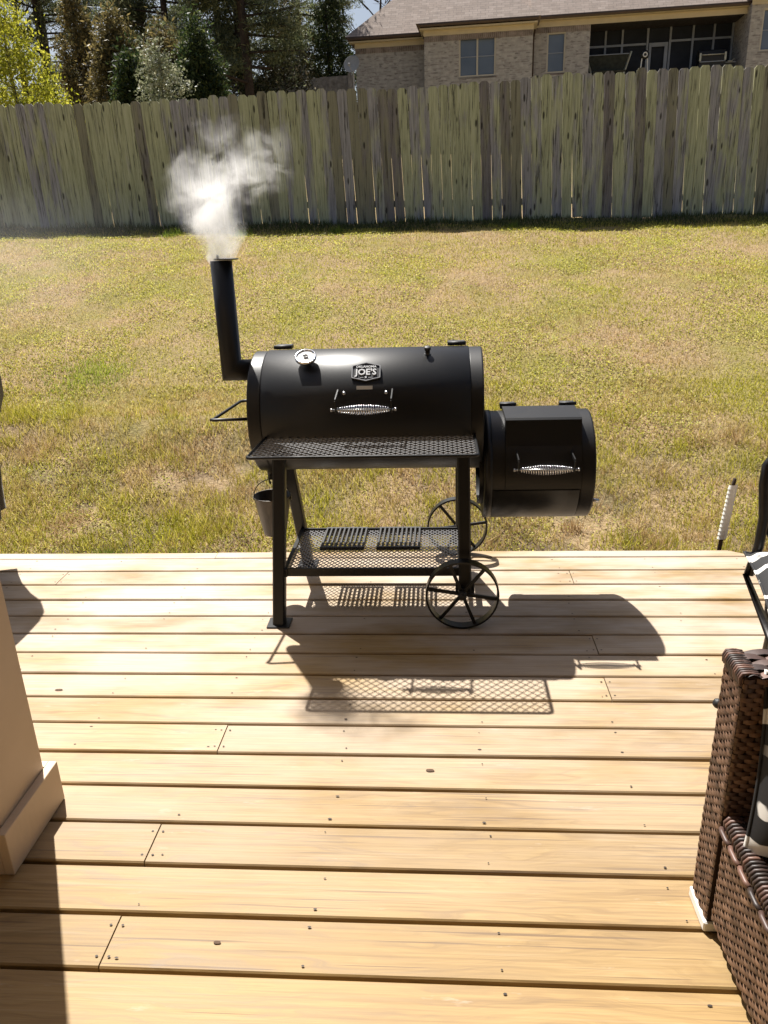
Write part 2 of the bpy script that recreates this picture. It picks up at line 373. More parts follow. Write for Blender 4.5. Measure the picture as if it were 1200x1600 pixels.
# ------------------------------------------------------------------ terrain
TZ = [(-30, -.40), (3.3, -.40), (3.9, -.33), (4.6, -.17), (5.5, .10), (6.5, .37), (8.5, .86), (10.9, 1.37), (12, 1.52), (14, 1.75), (20, 2.45), (36, 4.3), (60, 5.5), (160, 7), (1500, 8)]
ty = np.array([a for a, b in TZ]); tz = np.array([b for a, b in TZ])
def ground(x, y):
    x = np.asarray(x, float); y = np.asarray(y, float); z = np.interp(y, ty, tz)
    far = np.clip((y-4)/7, 0, 1)
    z = z + far*(-.012*np.clip(x, -12, 12)+.0008*np.clip(x, -12, 12)**2)
    lumps = .016*np.sin(x*2.3+1.1*np.sin(y*1.7))*np.sin(y*2.9+x*.7)+.010*np.sin(x*6.1+2*y)*np.sin(y*5.3-x*1.9)
    terr = .05*np.exp(-((y-5.55-.10*np.sin(x*1.3))/.22)**2)*(x < .5)
    return z+np.where((y > 3.4) & (y < 14), lumps+terr, 0)
xs = np.concatenate([np.linspace(-900, -30, 14), np.linspace(-24, -9, 12), np.linspace(-8, 8, 161), np.linspace(9, 24, 12), np.linspace(30, 900, 14)])
ys = np.concatenate([np.linspace(-60, 3, 12), np.linspace(3.2, 13, 140), np.linspace(13.5, 40, 40), np.linspace(45, 160, 12), np.linspace(250, 1400, 5)])
gx, gy = np.meshgrid(xs, ys); gz = ground(gx, gy); nx, ny = len(xs), len(ys)
idx = np.arange(nx*ny).reshape(ny, nx)
F = np.stack([idx[:-1, :-1], idx[:-1, 1:], idx[1:, 1:], idx[1:, :-1]], -1).reshape(-1, 4)
lawn = np_mesh('lawn', np.stack([gx, gy, gz], -1).reshape(-1, 3), F, 'lawn', kind='structure')
lawn.data.polygons.foreach_set('use_smooth', np.ones(len(F), bool)); lawn['label'] = 'patchy tan and green lawn rising to the fence'

def vnoise(x, y, s, seed=0):
    """cheap smooth value noise"""
    r = np.random.default_rng(seed); G = r.random((256, 256)); X = x*s+57.3; Y = y*s+31.7
    xi = np.floor(X).astype(int); yi = np.floor(Y).astype(int); fx = X-xi; fy = Y-yi; fx = fx*fx*(3-2*fx); fy = fy*fy*(3-2*fy)
    g = lambda a, b: G[a % 256, b % 256]
    return (g(xi, yi)*(1-fx)+g(xi+1, yi)*fx)*(1-fy)+(g(xi, yi+1)*(1-fx)+g(xi+1, yi+1)*fx)*fy
def blades(px, py, h, wd, lean=.5):
    n = len(px); z = ground(px, py); a = rng.uniform(0, 2*np.pi, n); l = rng.uniform(0, lean, n)*h; la = rng.uniform(0, 2*np.pi, n)
    v = np.empty((n, 3, 3)); dx, dy = np.cos(a)*wd/2, np.sin(a)*wd/2
    v[:, 0] = np.stack([px-dx, py-dy, z-.004], -1); v[:, 1] = np.stack([px+dx, py+dy, z-.004], -1)
    v[:, 2] = np.stack([px+np.cos(la)*l, py+np.sin(la)*l, z+h], -1)
    return v.reshape(-1, 3), np.arange(n*3).reshape(n, 3)
def scatter(n, y0, y1, xw=lambda y: .60*y+1.2):
    y = y0+(y1-y0)*rng.random(n); x = (rng.random(n)*2-1)*xw(y)-.06*y; return x, y
def cat(parts):
    vs, fs, o = [], [], 0
    for v, f in parts: vs.append(v); fs.append(f+o); o += len(v)
    return np.concatenate(vs), np.concatenate(fs)
x1, y1 = scatter(110000, 3.46, 6.2); soil_m = (vnoise(x1, y1, 1.9, 21)+.25*vnoise(x1, y1, 7., 22)+.12*(y1-3.4)) > .50; x1, y1 = x1[soil_m], y1[soil_m]; h1 = rng.uniform(.015, .05, len(x1))*(.6+.8*vnoise(x1, y1, 2.2, 3))*(1+.7*((x1 < .2) & (y1 < 5.5)))
x2, y2 = scatter(210000, 5.6, 11.6); h2 = rng.uniform(.012, .034, len(x2))*(.6+.8*vnoise(x2, y2, 1.5, 4))
v, f = cat([blades(x1, y1, h1, rng.uniform(.003, .007, len(x1)), 1.1), blades(x2, y2, h2, rng.uniform(.004, .009, len(x2)), 1.3)])
tag(np_mesh('grass', v, f, 'grass_blades'), 'short patchy dry and green grass of the lawn', 'grass', kind='stuff')
# clover and weed leaves in patches
x3, y3 = scatter(340000, 3.6, 11.4); m = (vnoise(x3, y3, 1.3, 9)*.6+vnoise(x3, y3, 4.5, 10)*.4+rng.normal(0, .09, len(x3))) > .53
x3, y3 = x3[m], y3[m]; n = len(x3); z3 = ground(x3, y3)+rng.uniform(.006, .03, n); sz = rng.uniform(.003, .0075, n)*np.clip(.75+.06*y3, .8, 1.4)
a = rng.uniform(0, 6.28, n); t = rng.normal(0, .55, (n, 2)); v = np.empty((n, 4, 3))
for i, (sx, sy) in enumerate(((-1, 0), (0, -.8), (1, 0), (0, .8))):
    dx = (np.cos(a)*sx-np.sin(a)*sy)*sz; dy = (np.sin(a)*sx+np.cos(a)*sy)*sz
    v[:, i] = np.stack([x3+dx, y3+dy, z3+dx*t[:, 0]+dy*t[:, 1]], -1)
tag(np_mesh('clover', v.reshape(-1, 3), np.arange(n*4).reshape(n, 4), 'clover_leaves'), 'small yellow green weed leaves scattered over the lawn', 'clover', kind='stuff')
nc = 230; cx, cy = scatter(nc, 3.5, 5.4); k_ = rng.integers(0, nc, 17000); px = cx[k_]+rng.normal(0, .055, len(k_)); py = np.maximum(3.46, cy[k_]+rng.normal(0, .05, len(k_)))
v, f = blades(px, py, rng.uniform(.03, .085, len(px)), rng.uniform(.003, .006, len(px)), 1.6)
tag(np_mesh('dry_grass', v, f, 'dry_straw'), 'dead straw coloured grass lying in clumps close to the deck', 'grass', kind='stuff')
nc = 260; cx, cy = scatter(nc, 3.5, 5.8); k_ = rng.integers(0, nc, 17000); px = cx[k_]+rng.normal(0, .06, len(k_)); py = np.maximum(3.46, cy[k_]+rng.normal(0, .05, len(k_)))
v, f = blades(px, py, rng.uniform(.03, .095, len(px)), rng.uniform(.003, .0065, len(px)), .9)
tag(np_mesh('green_grass', v, f, 'grass_green'), 'longer yellow green grass growing in clumps near the deck', 'grass', kind='stuff')
# longer grass at the fence foot, its colour darkened to carry the fence's shadow
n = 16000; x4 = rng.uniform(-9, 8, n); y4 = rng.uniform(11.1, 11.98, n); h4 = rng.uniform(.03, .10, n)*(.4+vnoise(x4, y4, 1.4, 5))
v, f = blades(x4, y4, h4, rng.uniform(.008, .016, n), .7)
tag(np_mesh('fence_foot_grass', v, f, 'shadow_toned_grass'), 'longer grass along the foot of the fence, darkened like its shadow', 'grass', kind='stuff')
def tuft(x, y, n, r, h, mat, label, name='grass_tuft', cat_='grass tuft', group=None):
    q = rng.normal(0, r*.45, (n, 2)); hh = h*rng.uniform(.4, 1, n)*np.clip(1-np.hypot(q[:, 0], q[:, 1])/(r*1.6), .25, 1)
    v, f = blades(x+q[:, 0], y+q[:, 1], hh, rng.uniform(.004, .009, n)*(.6+.06*y), .8)
    o = np_mesh(name, v, f, mat, off=(x, y, float(ground(x, y)))); o.location = (x, y, float(ground(x, y))); return tag(o, label, cat_, group, 'stuff')
tuft(-1.35, 11.15, 150, .16, .17, 'lush_grass', 'bright green grass tuft by the fence shadow just right of the smoke')
tuft(-3.6, 11.0, 170, .24, .15, 'lush_grass', 'broad bright green grass tuft by the fence shadow, far left of the smoke')
tuft(-2.62, 11.0, 170, .16, .16, 'lush_grass', 'small bright green grass tuft by the fence shadow, close left of the smoke')
tuft(1.05, 11.1, 130, .14, .16, 'lush_grass', 'bright green grass tuft below the middle of the fence, above the firebox')
tuft(-1.5, 3.95, 260, .12, .15, 'lush_grass', 'dark green grass tuft near the deck, left of the bucket')
tuft(-1.95, 4.0, 220, .13, .13, 'lush_grass', 'low green grass tuft near the deck, leftmost of the three by the deck edge')
tuft(-.05, 4.6, 120, .12, .09, 'grass_green', 'green grass tuft seen under the smoker shelf')
tuft(-3.0, 6.4, 2200, .62, .06, 'spring_grass', 'wide low patch of lush green grass on the left of the lawn', 'grass_patch', 'grass patch')
tuft(.80, 4.28, 190, .10, .09, 'dry_straw', 'grey dry weed clump in the lawn beside the firebox vent', 'weed_clump', 'weed clump')

# ------------------------------------------------------------------ deck
P0, PW, GAP, TH = 1.171, .146, .0108, .028
deck = MB()
for x in np.arange(-4.06, 3.7, .4172):
    deck.box((x-.019, -1.55, -.19), (x+.019, 3.335, -TH-.004))
deck.box((-4.2, 3.34, -.24), (1.25, 3.375, -TH-.004))
deck = tag(deck.build('deck', 'old_joist', kind='structure'), 'sunlit wooden deck of worn tan boards')
def right_end(y): return min(3.6, 1.36+(3.435-y)*1.53)
joints = {15: [-1.085], 13: [-1.746, .592], 9: [.584], 7: [.570], 5: [-.679], 2: [-.749], 0: [-.745], 11: [2.0], 3: [1.42], 12: [-2.9], 6: [-3.0, 1.9], 10: [-2.4], 8: [-2.2], 4: [1.7]}
def board(xa, xb, y0, y1):
    """prism with rounded long edges; its ends follow the cut of the deck's corner"""
    c = .0035; prof = [(y0, -TH), (y0, -c), (y0+c, 0), (y1-c, 0), (y1, -c), (y1, -TH)]; nseg = max(2, int((xb-xa)/.5))
    xm, ym, zj = (xa+xb)/2, (y0+y1)/2, random.uniform(-.0014, .0014); ph = random.uniform(0, 6); am = random.uniform(.0003, .0012)
    vs, fs = [], []; n = len(prof)
    for i in range(nseg+1):
        for (y, z) in prof:
            e = xb if xb < 1.2 and xb > -3.9 else min(xb, right_end(y)); x = xa+(e-xa)*i/nseg
            vs.append((x-xm, y-ym+am*math.sin(x*1.7+ph), z+zj+am*.8*math.sin(x*2.3+ph*2)))
    for i in range(nseg):
        for j in range(n): fs.append((i*n+j, i*n+(j+1) % n, (i+1)*n+(j+1) % n, (i+1)*n+j))
    fs += [tuple(range(n))[::-1], tuple(nseg*n+j for j in range(n))]
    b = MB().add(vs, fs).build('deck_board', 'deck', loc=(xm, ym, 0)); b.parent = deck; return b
for i in range(-18, 16):
    y0 = P0+i*PW+GAP/2; y1 = P0+(i+1)*PW-GAP/2
    if i == 15: y1 = 3.435
    js = sorted([-4.2]+joints.get(i, [random.uniform(-3, 2.5)] if i < 0 else [])+[right_end((y0+y1)/2)+.3])
    for a, b in zip(js[:-1], js[1:]):
        if min(b, right_end(y1))-a < .05: continue
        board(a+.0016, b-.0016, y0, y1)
sc = MB(); jx = [x for x in np.arange(-4.06, 3.7, .4172)]
for i in range(-6, 15):
    for x in jx:
        for t in(.026, PW-.03):
            y = P0+i*PW+t+random.uniform(-.006, .006); xx = x+.013+random.uniform(-.012, .012)
            if xx > right_end(y)-.05: continue
            if random.random() < .34: continue
            r = random.uniform(.0018, .0031); n = 7; l = random.uniform(1, 2.2)
            sc.add([(xx+math.cos(q*6.283/n)*r*l, y+math.sin(q*6.283/n)*r, .0019) for q in range(n)], [tuple(range(n))])
    for x in joints.get(i, []):
        for s_ in(-.014, .014):
            for t in(.03, PW-.035):
                y = P0+i*PW+t; sc.add([(x+s_+math.cos(q*.9)*.0036, y+math.sin(q*.9)*.0028, .0019) for q in range(7)], [tuple(range(7))])
o = sc.build('screw', 'screw_head', deck, kind='stuff', fix=False)
for (x, y, a, b) in((-.028, 1.835, .013, .006), (-1.332, 2.23, .015, .0065), (-.50, 1.245, .009, .004), (-1.19, 1.80, .012, .005), (-2.2, 2.6, .014, .007)):
    kb = MB(); vs = []
    for t, z in((1, .0010), (.55, .0013)):
        vs += [(x+math.cos(q*.5236+.2*math.sin(q*2))*a*t*(1+.12*math.sin(q*3.1)), y+math.sin(q*.5236)*b*t, z) for q in range(12)]
    kb.add(vs, [(q, (q+1) % 12, 12+(q+1) % 12, 12+q) for q in range(12)]+[tuple(range(12, 24))]).build('knot', 'knot_wood', deck, fix=False)

# ------------------------------------------------------------------ back fence
FX = [-12, -6.2, -4.8, -3.2, -2.0, -.69, .63, 1.92, 3.2, 4.4, 9]; FZ = [3.4, 3.29, 3.25, 3.275, 3.29, 3.27, 3.305, 3.345, 3.355, 3.33, 3.2]
fence = thing('back_fence', 'tall weathered grey and mossy green picket fence across the back of the lawn', 'fence', (0, 12, float(ground(0, 12))))
x = -9.2; TILT = .045
while x < 7.6:
    wd = random.choice([.138, .138, .139, .137, .136]); gap = random.choice([.001, .002, .003, .003, .003, .004, .004, .0055])
    g = float(ground(x, 12)); zt = float(np.interp(x, FX, FZ))+random.uniform(-.028, .022); zb = g+random.uniform(-.06, .005); c = .032
    x0, x1 = x+gap/2, x+gap/2+wd; th = .017; yy = 12+random.uniform(-.003, .003); lean = TILT+random.uniform(-.006, .006)
    pts = [(x0, zb), (x1, zb), (x1, (zb+zt)/2), (x1-random.uniform(0, .003), zt-c), (x1-c, zt), (x0+c, zt), (x0+random.uniform(0, .003), zt-c), (x0, (zb+zt)/2)]
    sk = lambda a, b: (a-(b-2.4)*lean, b)
    MB().prism([sk(*q) for q in pts], yy-th/2, yy+th/2, 'Y').build('picket', 'fence', fence, off=(x0, 12, zb), loc=(x0, 0, zb-fence.location.z))
    x += wd+gap
for zz in(.25, .95, 1.5):
    for xa in np.arange(-9.2, 7.4, 2.4):
        za, zb = [float(ground(q, 12))+zz for q in(xa, xa+2.39)]
        MB().bar((xa, 12.03, za), (xa+2.39, 12.03, zb), .038, .088).build('rail', 'fence_rail_wood', fence)
for xa in np.arange(-9.2, 7.8, 2.4):
    g = float(ground(xa, 12)); MB().box((xa-.045, 12.052, g-.3), (xa+.045, 12.14, g+1.55)).build('post', 'fence_rail_wood', fence)

# ------------------------------------------------------------------ the offset smoker
AY, AZ, RM = 3.04, .797, .240
X0, X1 = -.715, .175
sm = thing('offset_smoker', 'black offset barrel smoker with smoking chimney and wagon wheels standing on the deck', 'smoker', (-.25, 3.04, 0))
def P(mb, name, mat='black', par=None, **kw): return mb.build(name, mat, par or sm, **kw)
# main barrel: shell, two end caps with rolled rims
P(MB().lathe([(X0+.004, .0), (X0+.004, RM-.026), (X0+.004, RM-.022), (X0+.001, RM-.012), (X0-.001, RM-.008), (X0-.001, RM-.003), (X0+.002, RM), (X0+.006, RM), (X0+.046, RM), (X0+.05, RM), (X0+.0515, RM-.002), (X0+.056, RM-.002), (X1-.056, RM-.002), (X1-.0515, RM-.002), (X1-.05, RM), (X1-.046, RM), (X1-.006, RM), (X1-.002, RM), (X1+.001, RM-.003), (X1+.001, RM-.008), (X1-.001, RM-.012), (X1-.004, RM-.022), (X1-.004, RM-.026), (X1-.004, 0)], (0, AY, AZ), 'X', 96), 'barrel')
LA, LB = R(-22), R(118)      # lid spans from low on the front, over the top, to the hinges; angle from -Y
def arc(a, r, y=AY, z=AZ): return (y-math.cos(a)*r, z+math.sin(a)*r)
def shell(xa, xb, a0, a1, ri, ro, n, y=AY, z=AZ):
    vs, fs = [], []
    for i in range(n+1):
        a = a0+(a1-a0)*i/n
        for X, r in((xa, ri), (xa, ro-.0015), (xa+.0015, ro), (xb-.0015, ro), (xb, ro-.0015), (xb, ri)):
            q = arc(a, r, y, z); vs.append((X, q[0], q[1]))
    m = 6
    for i in range(n):
        for j in range(m): fs.append((i*m+j, i*m+(j+1) % m, (i+1)*m+(j+1) % m, (i+1)*m+j))
    mb = MB().add(vs, fs, True); mb.add([vs[j] for j in range(m)], [tuple(range(m))]); mb.add([vs[n*m+j] for j in range(m)], [tuple(range(m))]); return mb
lid = P(shell(-.662, .126, LA, LB, RM-.001, RM+.004, 64), 'lid')
for xa, xb in((X0+.0505, -.664), (.128, X1-.0505)):
    pass
for X in(-.61, .08):
    hb = MB().box((X-.034, AY+.045, AZ+RM+.001), (X+.034, AY+.085, AZ+RM+.017), .003); hb.tube([(X-.036, AY+.03, AZ+RM+.012), (X+.036, AY+.03, AZ+RM+.012)], .008, 8); P(hb, 'hinge', 'black_iron')
# thermometer
def frame_at(a, r, X): n = V(0, -math.cos(a), math.sin(a)); return V(X, AY, AZ)+n*r, n
def disc(mb, c, n, prof, seg=32):
    n = Vector(n).normalized(); x = n.cross(V(1, 0, 0)); x = x.normalized() if x.length > .1 else V(0, 1, 0); y = n.cross(x); vs, fs = [], []
    for (h, r) in prof:
        for j in range(seg): a = 2*math.pi*j/seg; vs.append(Vector(c)+n*h+(x*math.cos(a)+y*math.sin(a))*r)
    for i in range(len(prof)-1):
        for j in range(seg): fs.append((i*seg+j, i*seg+(j+1) % seg, (i+1)*seg+(j+1) % seg, (i+1)*seg+j))
    mb.add(vs, fs, True); return mb
c, n = frame_at(R(61), RM+.003, -.494)
nn = V(0, -math.cos(R(58)), math.sin(R(58)))
th_ = P(disc(MB(), c, n, [(-.004, .0), (-.004, .014), (.02, .011), (.022, .009), (.034, .009)], 16), 'thermometer_stem', 'steel')
tc = c+n*.024
bez = P(disc(MB(), tc, nn, [(-.006, 0), (-.006, .036), (-.002, .0405), (.006, .041), (.010, .039), (.010, .0355), (.006, .0345)], 40), 'thermometer', 'chrome')
P(disc(MB(), tc, nn, [(.0055, .035), (.0055, 0)], 40), 'dial', 'dial', bez)
xx = nn.cross(V(1, 0, 0)).normalized()
q = MB().bar(tc+nn*.0068-V(.012, 0, 0)+xx*.010, tc+nn*.0068+V(.016, 0, 0)-xx*.016, .003, .0008, nn)
for j in range(9):
    a = R(-130+j*32.5); dv = V(math.sin(a), 0, 0)-xx*math.cos(a); q.bar(tc+nn*.0066+dv*.027, tc+nn*.0066+dv*.032, .0018, .0006, nn)
P(q, 'needle', 'black_iron', bez)
# stub knob on the lid
c, n = frame_at(R(70), RM+.002, -.033); P(disc(MB(), c, n, [(0, 0), (0, .014), (.003, .014), (.003, .0095), (.020, .0095), (.022, .0125), (.032, .0125), (.034, .010), (.034, 0)], 14), 'lid_plug', 'black_iron')
# name plate with raised letters
c, n = frame_at(R(47), RM+.008, -.263); tx = V(1, 0, 0); tyv = n.cross(tx)
if tyv.z < 0: tyv = -tyv
def pl(px, py, h): return c+tx*px+tyv*py+n*h
hexo = [(a_*.92, b_*.95) for a_, b_ in [(-.057, -.030), (-.040, -.034), (0, -.045), (.040, -.034), (.057, -.030), (.059, -.026), (.059, .026), (.057, .030), (.040, .034), (0, .045), (-.040, .034), (-.057, .030), (-.059, .026), (-.059, -.026)]]
def plate_ring(mb, outer, inner, h0, h1):
    m = len(outer); vs = [pl(a, b, h0) for a, b in outer]+[pl(a, b, h1) for a, b in outer]+[pl(a, b, h1) for a, b in inner]+[pl(a, b, h0) for a, b in inner]; fs = []
    for i in range(m):
        j = (i+1) % m
        for L in range(3): fs.append((L*m+i, L*m+j, (L+1)*m+j, (L+1)*m+i))
    return mb.add(vs, fs)
m_ = len(hexo); b = MB(); b.add([pl(a, q, -.006) for a, q in hexo]+[pl(a, q, .001) for a, q in hexo], [tuple(range(m_))[::-1], tuple(range(m_, 2*m_))]+[(i, (i+1) % m_, m_+(i+1) % m_, m_+i) for i in range(m_)])
plate = P(b, 'name_plate', 'plate')
P(plate_ring(MB(), hexo, [(a*.93, q*.92) for a, q in hexo], .001, .0045), 'plate_rim', 'mesh', plate)
def text_mesh(body, size, px, py, name, h=.0018, sx=1.):
    cu = bpy.data.curves.new(name, 'FONT'); cu.body = body; cu.size = size; cu.align_x = 'CENTER'; cu.align_y = 'CENTER'; cu.extrude = h; cu.resolution_u = 2; cu.offset = size*.022
    ob = bpy.data.objects.new('lettering', cu); COL.objects.link(ob); dg = bpy.context.evaluated_depsgraph_get(); me = bpy.data.meshes.new_from_object(ob.evaluated_get(dg))
    bpy.data.objects.remove(ob); bpy.data.curves.remove(cu)
    o3 = Vector(plate['_o'])
    for vv in me.vertices: vv.co = pl(px+vv.co.x*sx, py+vv.co.y, .0012+h+vv.co.z)-o3
    me.materials.clear(); me.materials.append(M['letters']); o = bpy.data.objects.new('lettering', me); COL.objects.link(o); o.parent = plate; return o
text_mesh("JOE'S", .038, 0, -.004, 'lettering', .0024, .94)
text_mesh('OKLAHOMA', .0135, 0, .0225, 'lettering', .0014, 1.0)
text_mesh('\u2014 \u2605 \u2014', .012, 0, -.0255, 'lettering', .001)
a1 = R(47)-.062/RM; c9, n9 = frame_at(a1, RM+.005, -.268); t9 = n9.cross(V(1, 0, 0)); t9 = t9 if t9.z > 0 else -t9
b = MB(); b.add([c9+V(sx*.03, 0, 0)+t9*sy*.007+n9*h for h in(-.001, .0008) for sx, sy in((-1, -1), (1, -1), (1, 1), (-1, 1))], [(3, 2, 1, 0), (4, 5, 6, 7), (0, 1, 5, 4), (1, 2, 6, 5), (2, 3, 7, 6), (3, 0, 4, 7)])
P(b, 'warning_strip', 'sticker')
# spring handles
def handle(xa, xb, y, z, attach, par):
    """two curved brackets, a rod and a bulging wire coil around it"""
    for X in(xa, xb):
        b = MB(); pts = [V(X, *attach), V(X, attach[0]-.035, attach[1]-.006), V(X, y-.004, z+.035), V(X, y, z), V(X, y+.004, z-.012)]; wd = .012
        for q0, q1 in zip(pts[:-1], pts[1:]): b.bar(q0, q1, .0045, wd, (1, 0, 0)) if False else b.bar(q0, q1, wd*.38, wd)
        P(b, 'handle_bracket', 'black', par)
    b = MB().tube([(xa-.012, y, z), (xb+.012, y, z)], .0042, 8); disc(b, V(xa-.012, y, z), V(-1, 0, 0), [(0, 0), (0, .0065), (.006, .0065), (.007, 0)], 8); disc(b, V(xb+.012, y, z), V(1, 0, 0), [(0, 0), (0, .0065), (.006, .0065), (.007, 0)], 8)
    rod = P(b, 'handle_rod', 'steel', par)
    nt_ = 22; pts = []
    for i in range(nt_*12+1):
        t = i/(nt_*12); a = t*nt_*2*math.pi; rr = .0065+.0125*math.sin(math.pi*min(1, max(0, t)))**.8; pts.append((xa+.006+(xb-xa-.012)*t, y+math.cos(a)*rr, z+math.sin(a)*rr))
    P(MB().tube(pts, .0019, 6), 'spring', 'chrome', rod)
handle(-.368, -.164, 2.735, .866, (AY-math.cos(R(30))*RM, AZ+math.sin(R(30))*RM), None)
for X in(-.345, -.187):
    c, n = frame_at(R(27.5), RM+.004, X); P(disc(MB(), c, n, [(0, .007), (.004, .0065), (.006, 0)], 8), 'bolt', 'steel')
# chimney: mitred elbow and stack with swivelling damper plate
P(MB().tube([(X0+.002, AY, .967), (-.818, AY, .967), (-.818, AY, 1.385)], .0415, 28), 'chimney')
P(MB().tube([(X0+.002, AY, .967), (X0-.014, AY, .967)], .048, 28), 'chimney_collar')
dp = P(disc(MB(), V(-.797, AY, 1.389), V(.03, 0, 1), [(0, 0), (0, .047), (.0035, .047), (.0035, 0)], 32), 'damper_plate')
P(MB().tube([(-.822, AY-.03, 1.39), (-.822, AY-.03, 1.408)], .005, 8), 'damper_knob', 'steel', dp)
# side towel bar on the left end cap
P(MB().tube([(X0, 2.875, .806), (-.86, 2.862, .806), (-.872, 2.868, .806), (-.866, 2.885, .806), (-.838, 3.19, .806), (-.83, 3.205, .806), (-.815, 3.21, .806), (X0, 3.21, .806)], .0062, 10), 'side_handle', 'black')
P(MB().box((X0-.016, 2.93, .66), (X0+.001, 2.98, .71), .002), 'latch', 'black_iron')
# front shelf of expanded metal in a rod frame
SX0, SX1, SY0, SY1, SZ = -.664, .140, 2.540, 2.815, .745
def meshgrid_part(x0, x1, y0, y1, z, lw, sw, st=.0034, th=.0022):
    """expanded metal: zigzag strands bonded at the knuckles, real open diamonds"""
    mb = MB(); nxp = int(round((x1-x0)/(lw/2))); dx = (x1-x0)/nxp; nyp = int(round((y1-y0)/(sw/2))); dy = (y1-y0)/nyp
    for r in range(nyp):
        for i in range(nxp):
            ya, yb = (r, r+1) if (i+r) % 2 == 0 else (r+1, r)
            a = V(x0+i*dx, y0+ya*dy, z); b = V(x0+(i+1)*dx, y0+yb*dy, z); d = (b-a).normalized(); s = V(-d.y, d.x, 0)*st/2; h = V(0, 0, th/2); tl = V(0, .0006, 0)
            mb.add([a-s-h, a+s-h, a+s+h+tl, a-s+h, b-s-h, b+s-h, b+s+h+tl, b-s+h], [(0, 1, 5, 4), (1, 2, 6, 5), (2, 3, 7, 6), (3, 0, 4, 7)])
    return mb
sh = P(MB().tube([(SX0+.012, SY1, SZ), (SX0, SY0+.016, SZ), (SX0+.004, SY0+.004, SZ), (SX0+.016, SY0, SZ), (SX1-.014, SY0, SZ), (SX1-.003, SY0+.004, SZ), (SX1, SY0+.016, SZ), (SX1, SY1, SZ)], .0062, 10), 'front_shelf')
P(meshgrid_part(SX0+.004, SX1-.002, SY0+.002, SY1, SZ, .033, .032), 'expanded_mesh', 'mesh', sh, kind='stuff', fix=False)
# legs
def leg(xt, yt, zt, xb_, yb_, zb_, foot):
    t = .0245; a, b = V(xt, yt, zt), V(xb_, yb_, zb_); vs = []; c = .006
    for q in(a, b):
        for i, j in((-t, -t+c), (-t+c, -t), (t-c, -t), (t, -t+c), (t, t-c), (t-c, t), (-t+c, t), (-t, t-c)): vs.append(q+V(i, j, 0))
    l = P(MB().add(vs, [tuple(range(8))[::-1], tuple(range(8, 16))]+[(i, (i+1) % 8, 8+(i+1) % 8, 8+i) for i in range(8)]), 'leg')
    if foot: P(MB().box((xb_-.046, yb_-.042, zb_-.004), (xb_+.046, yb_+.042, zb_), .0015), 'foot_plate', 'black', l)
leg(-.612, 2.845, .67, -.639, 2.712, .006, True); leg(.100, 2.845, .67, .106, 2.742, .125, False)
leg(-.640, 3.085, .64, -.612, 3.292, .006, True); leg(.100, 3.085, .64, .106, 3.25, .125, False)
# lower shelf
LZ = .212
for nm, a, b in(('shelf_rail', (-.60, 2.757, LZ-.004), (.10, 2.757, LZ-.004)), ('shelf_rail', (-.60, 3.185, LZ-.004), (.10, 3.185, LZ-.004)), ('shelf_rail', (-.607, 2.745, LZ-.004), (-.607, 3.197, LZ-.004)), ('shelf_rail', (.108, 2.745, LZ-.004), (.108, 3.197, LZ-.004))):
    P(MB().bar(a, b, .016 if a[1] != b[1] else .01, .034), nm)
P(meshgrid_part(-.597, .10, 2.765, 3.18, LZ+.004, .0225, .030, .0030), 'lower_shelf_mesh', 'mesh', kind='stuff', fix=False)
# wheels and axle
def wheel(yc, ph):
    rw = .142; c = (.093, yc, rw+.0015)
    prof = [(-.020, rw-.0075), (-.020, rw), (.020, rw), (.020, rw-.0075), (-.020, rw-.0075)]
    wmb = MB().lathe(prof, c, 'Y', 56, smooth=False); wh = P(wmb, 'wheel', 'black')
    P(MB().lathe([(-.026, 0), (-.026, .012), (-.022, .017), (.022, .017), (.026, .012), (.026, 0)], c, 'Y', 20), 'hub', 'black_iron', wh)
    for q in range(6):
        a = R(ph+q*60); d = V(math.cos(a), 0, math.sin(a)); P(MB().bar(Vector(c)+d*.014, Vector(c)+d*(rw-.003), .0125, .009, (0, 1, 0)), 'spoke', 'black', wh)
wheel(2.690, -9); wheel(3.405, 8)
P(MB().tube([(.093, 2.655, .1435), (.093, 3.44, .1435)], .0095, 12), 'axle', 'black_iron')
for yy in(2.742, 3.25): P(MB().box((.068, yy-.012, .118), (.142, yy+.012, .165), .003), 'axle_bracket')
# firebox
FY, FZc, FR, FX0, FX1 = 3.04, .563, .215, .182, .602
P(MB().lathe([(FX0, 0), (FX0, FR-.01), (FX0, FR-.002), (FX0+.002, FR), (FX0+.006, FR), (FX1-.058, FR), (FX1-.0545, FR), (FX1-.053, FR+.003), (FX1-.049, FR+.003), (FX1-.007, FR+.003), (FX1-.003, FR+.003), (FX1, FR), (FX1, FR-.004), (FX1, FR-.012), (FX1-.004, FR-.016), (FX1-.004, FR-.022), (FX1-.004, 0)], (0, FY, FZc), 'X', 80), 'firebox')
P(MB().lathe([(X1-.01, FR-.05), (FX0+.004, FR-.05)], (0, FY, FZc), 'X', 48), 'firebox_neck')
P(MB().lathe([(FX0+.004, FR+.0015), (FX0+.004, FR+.004), (FX0+.03, FR+.004), (FX0+.03, FR+.0015)], (0, FY, FZc), 'X', 80), 'firebox_band')
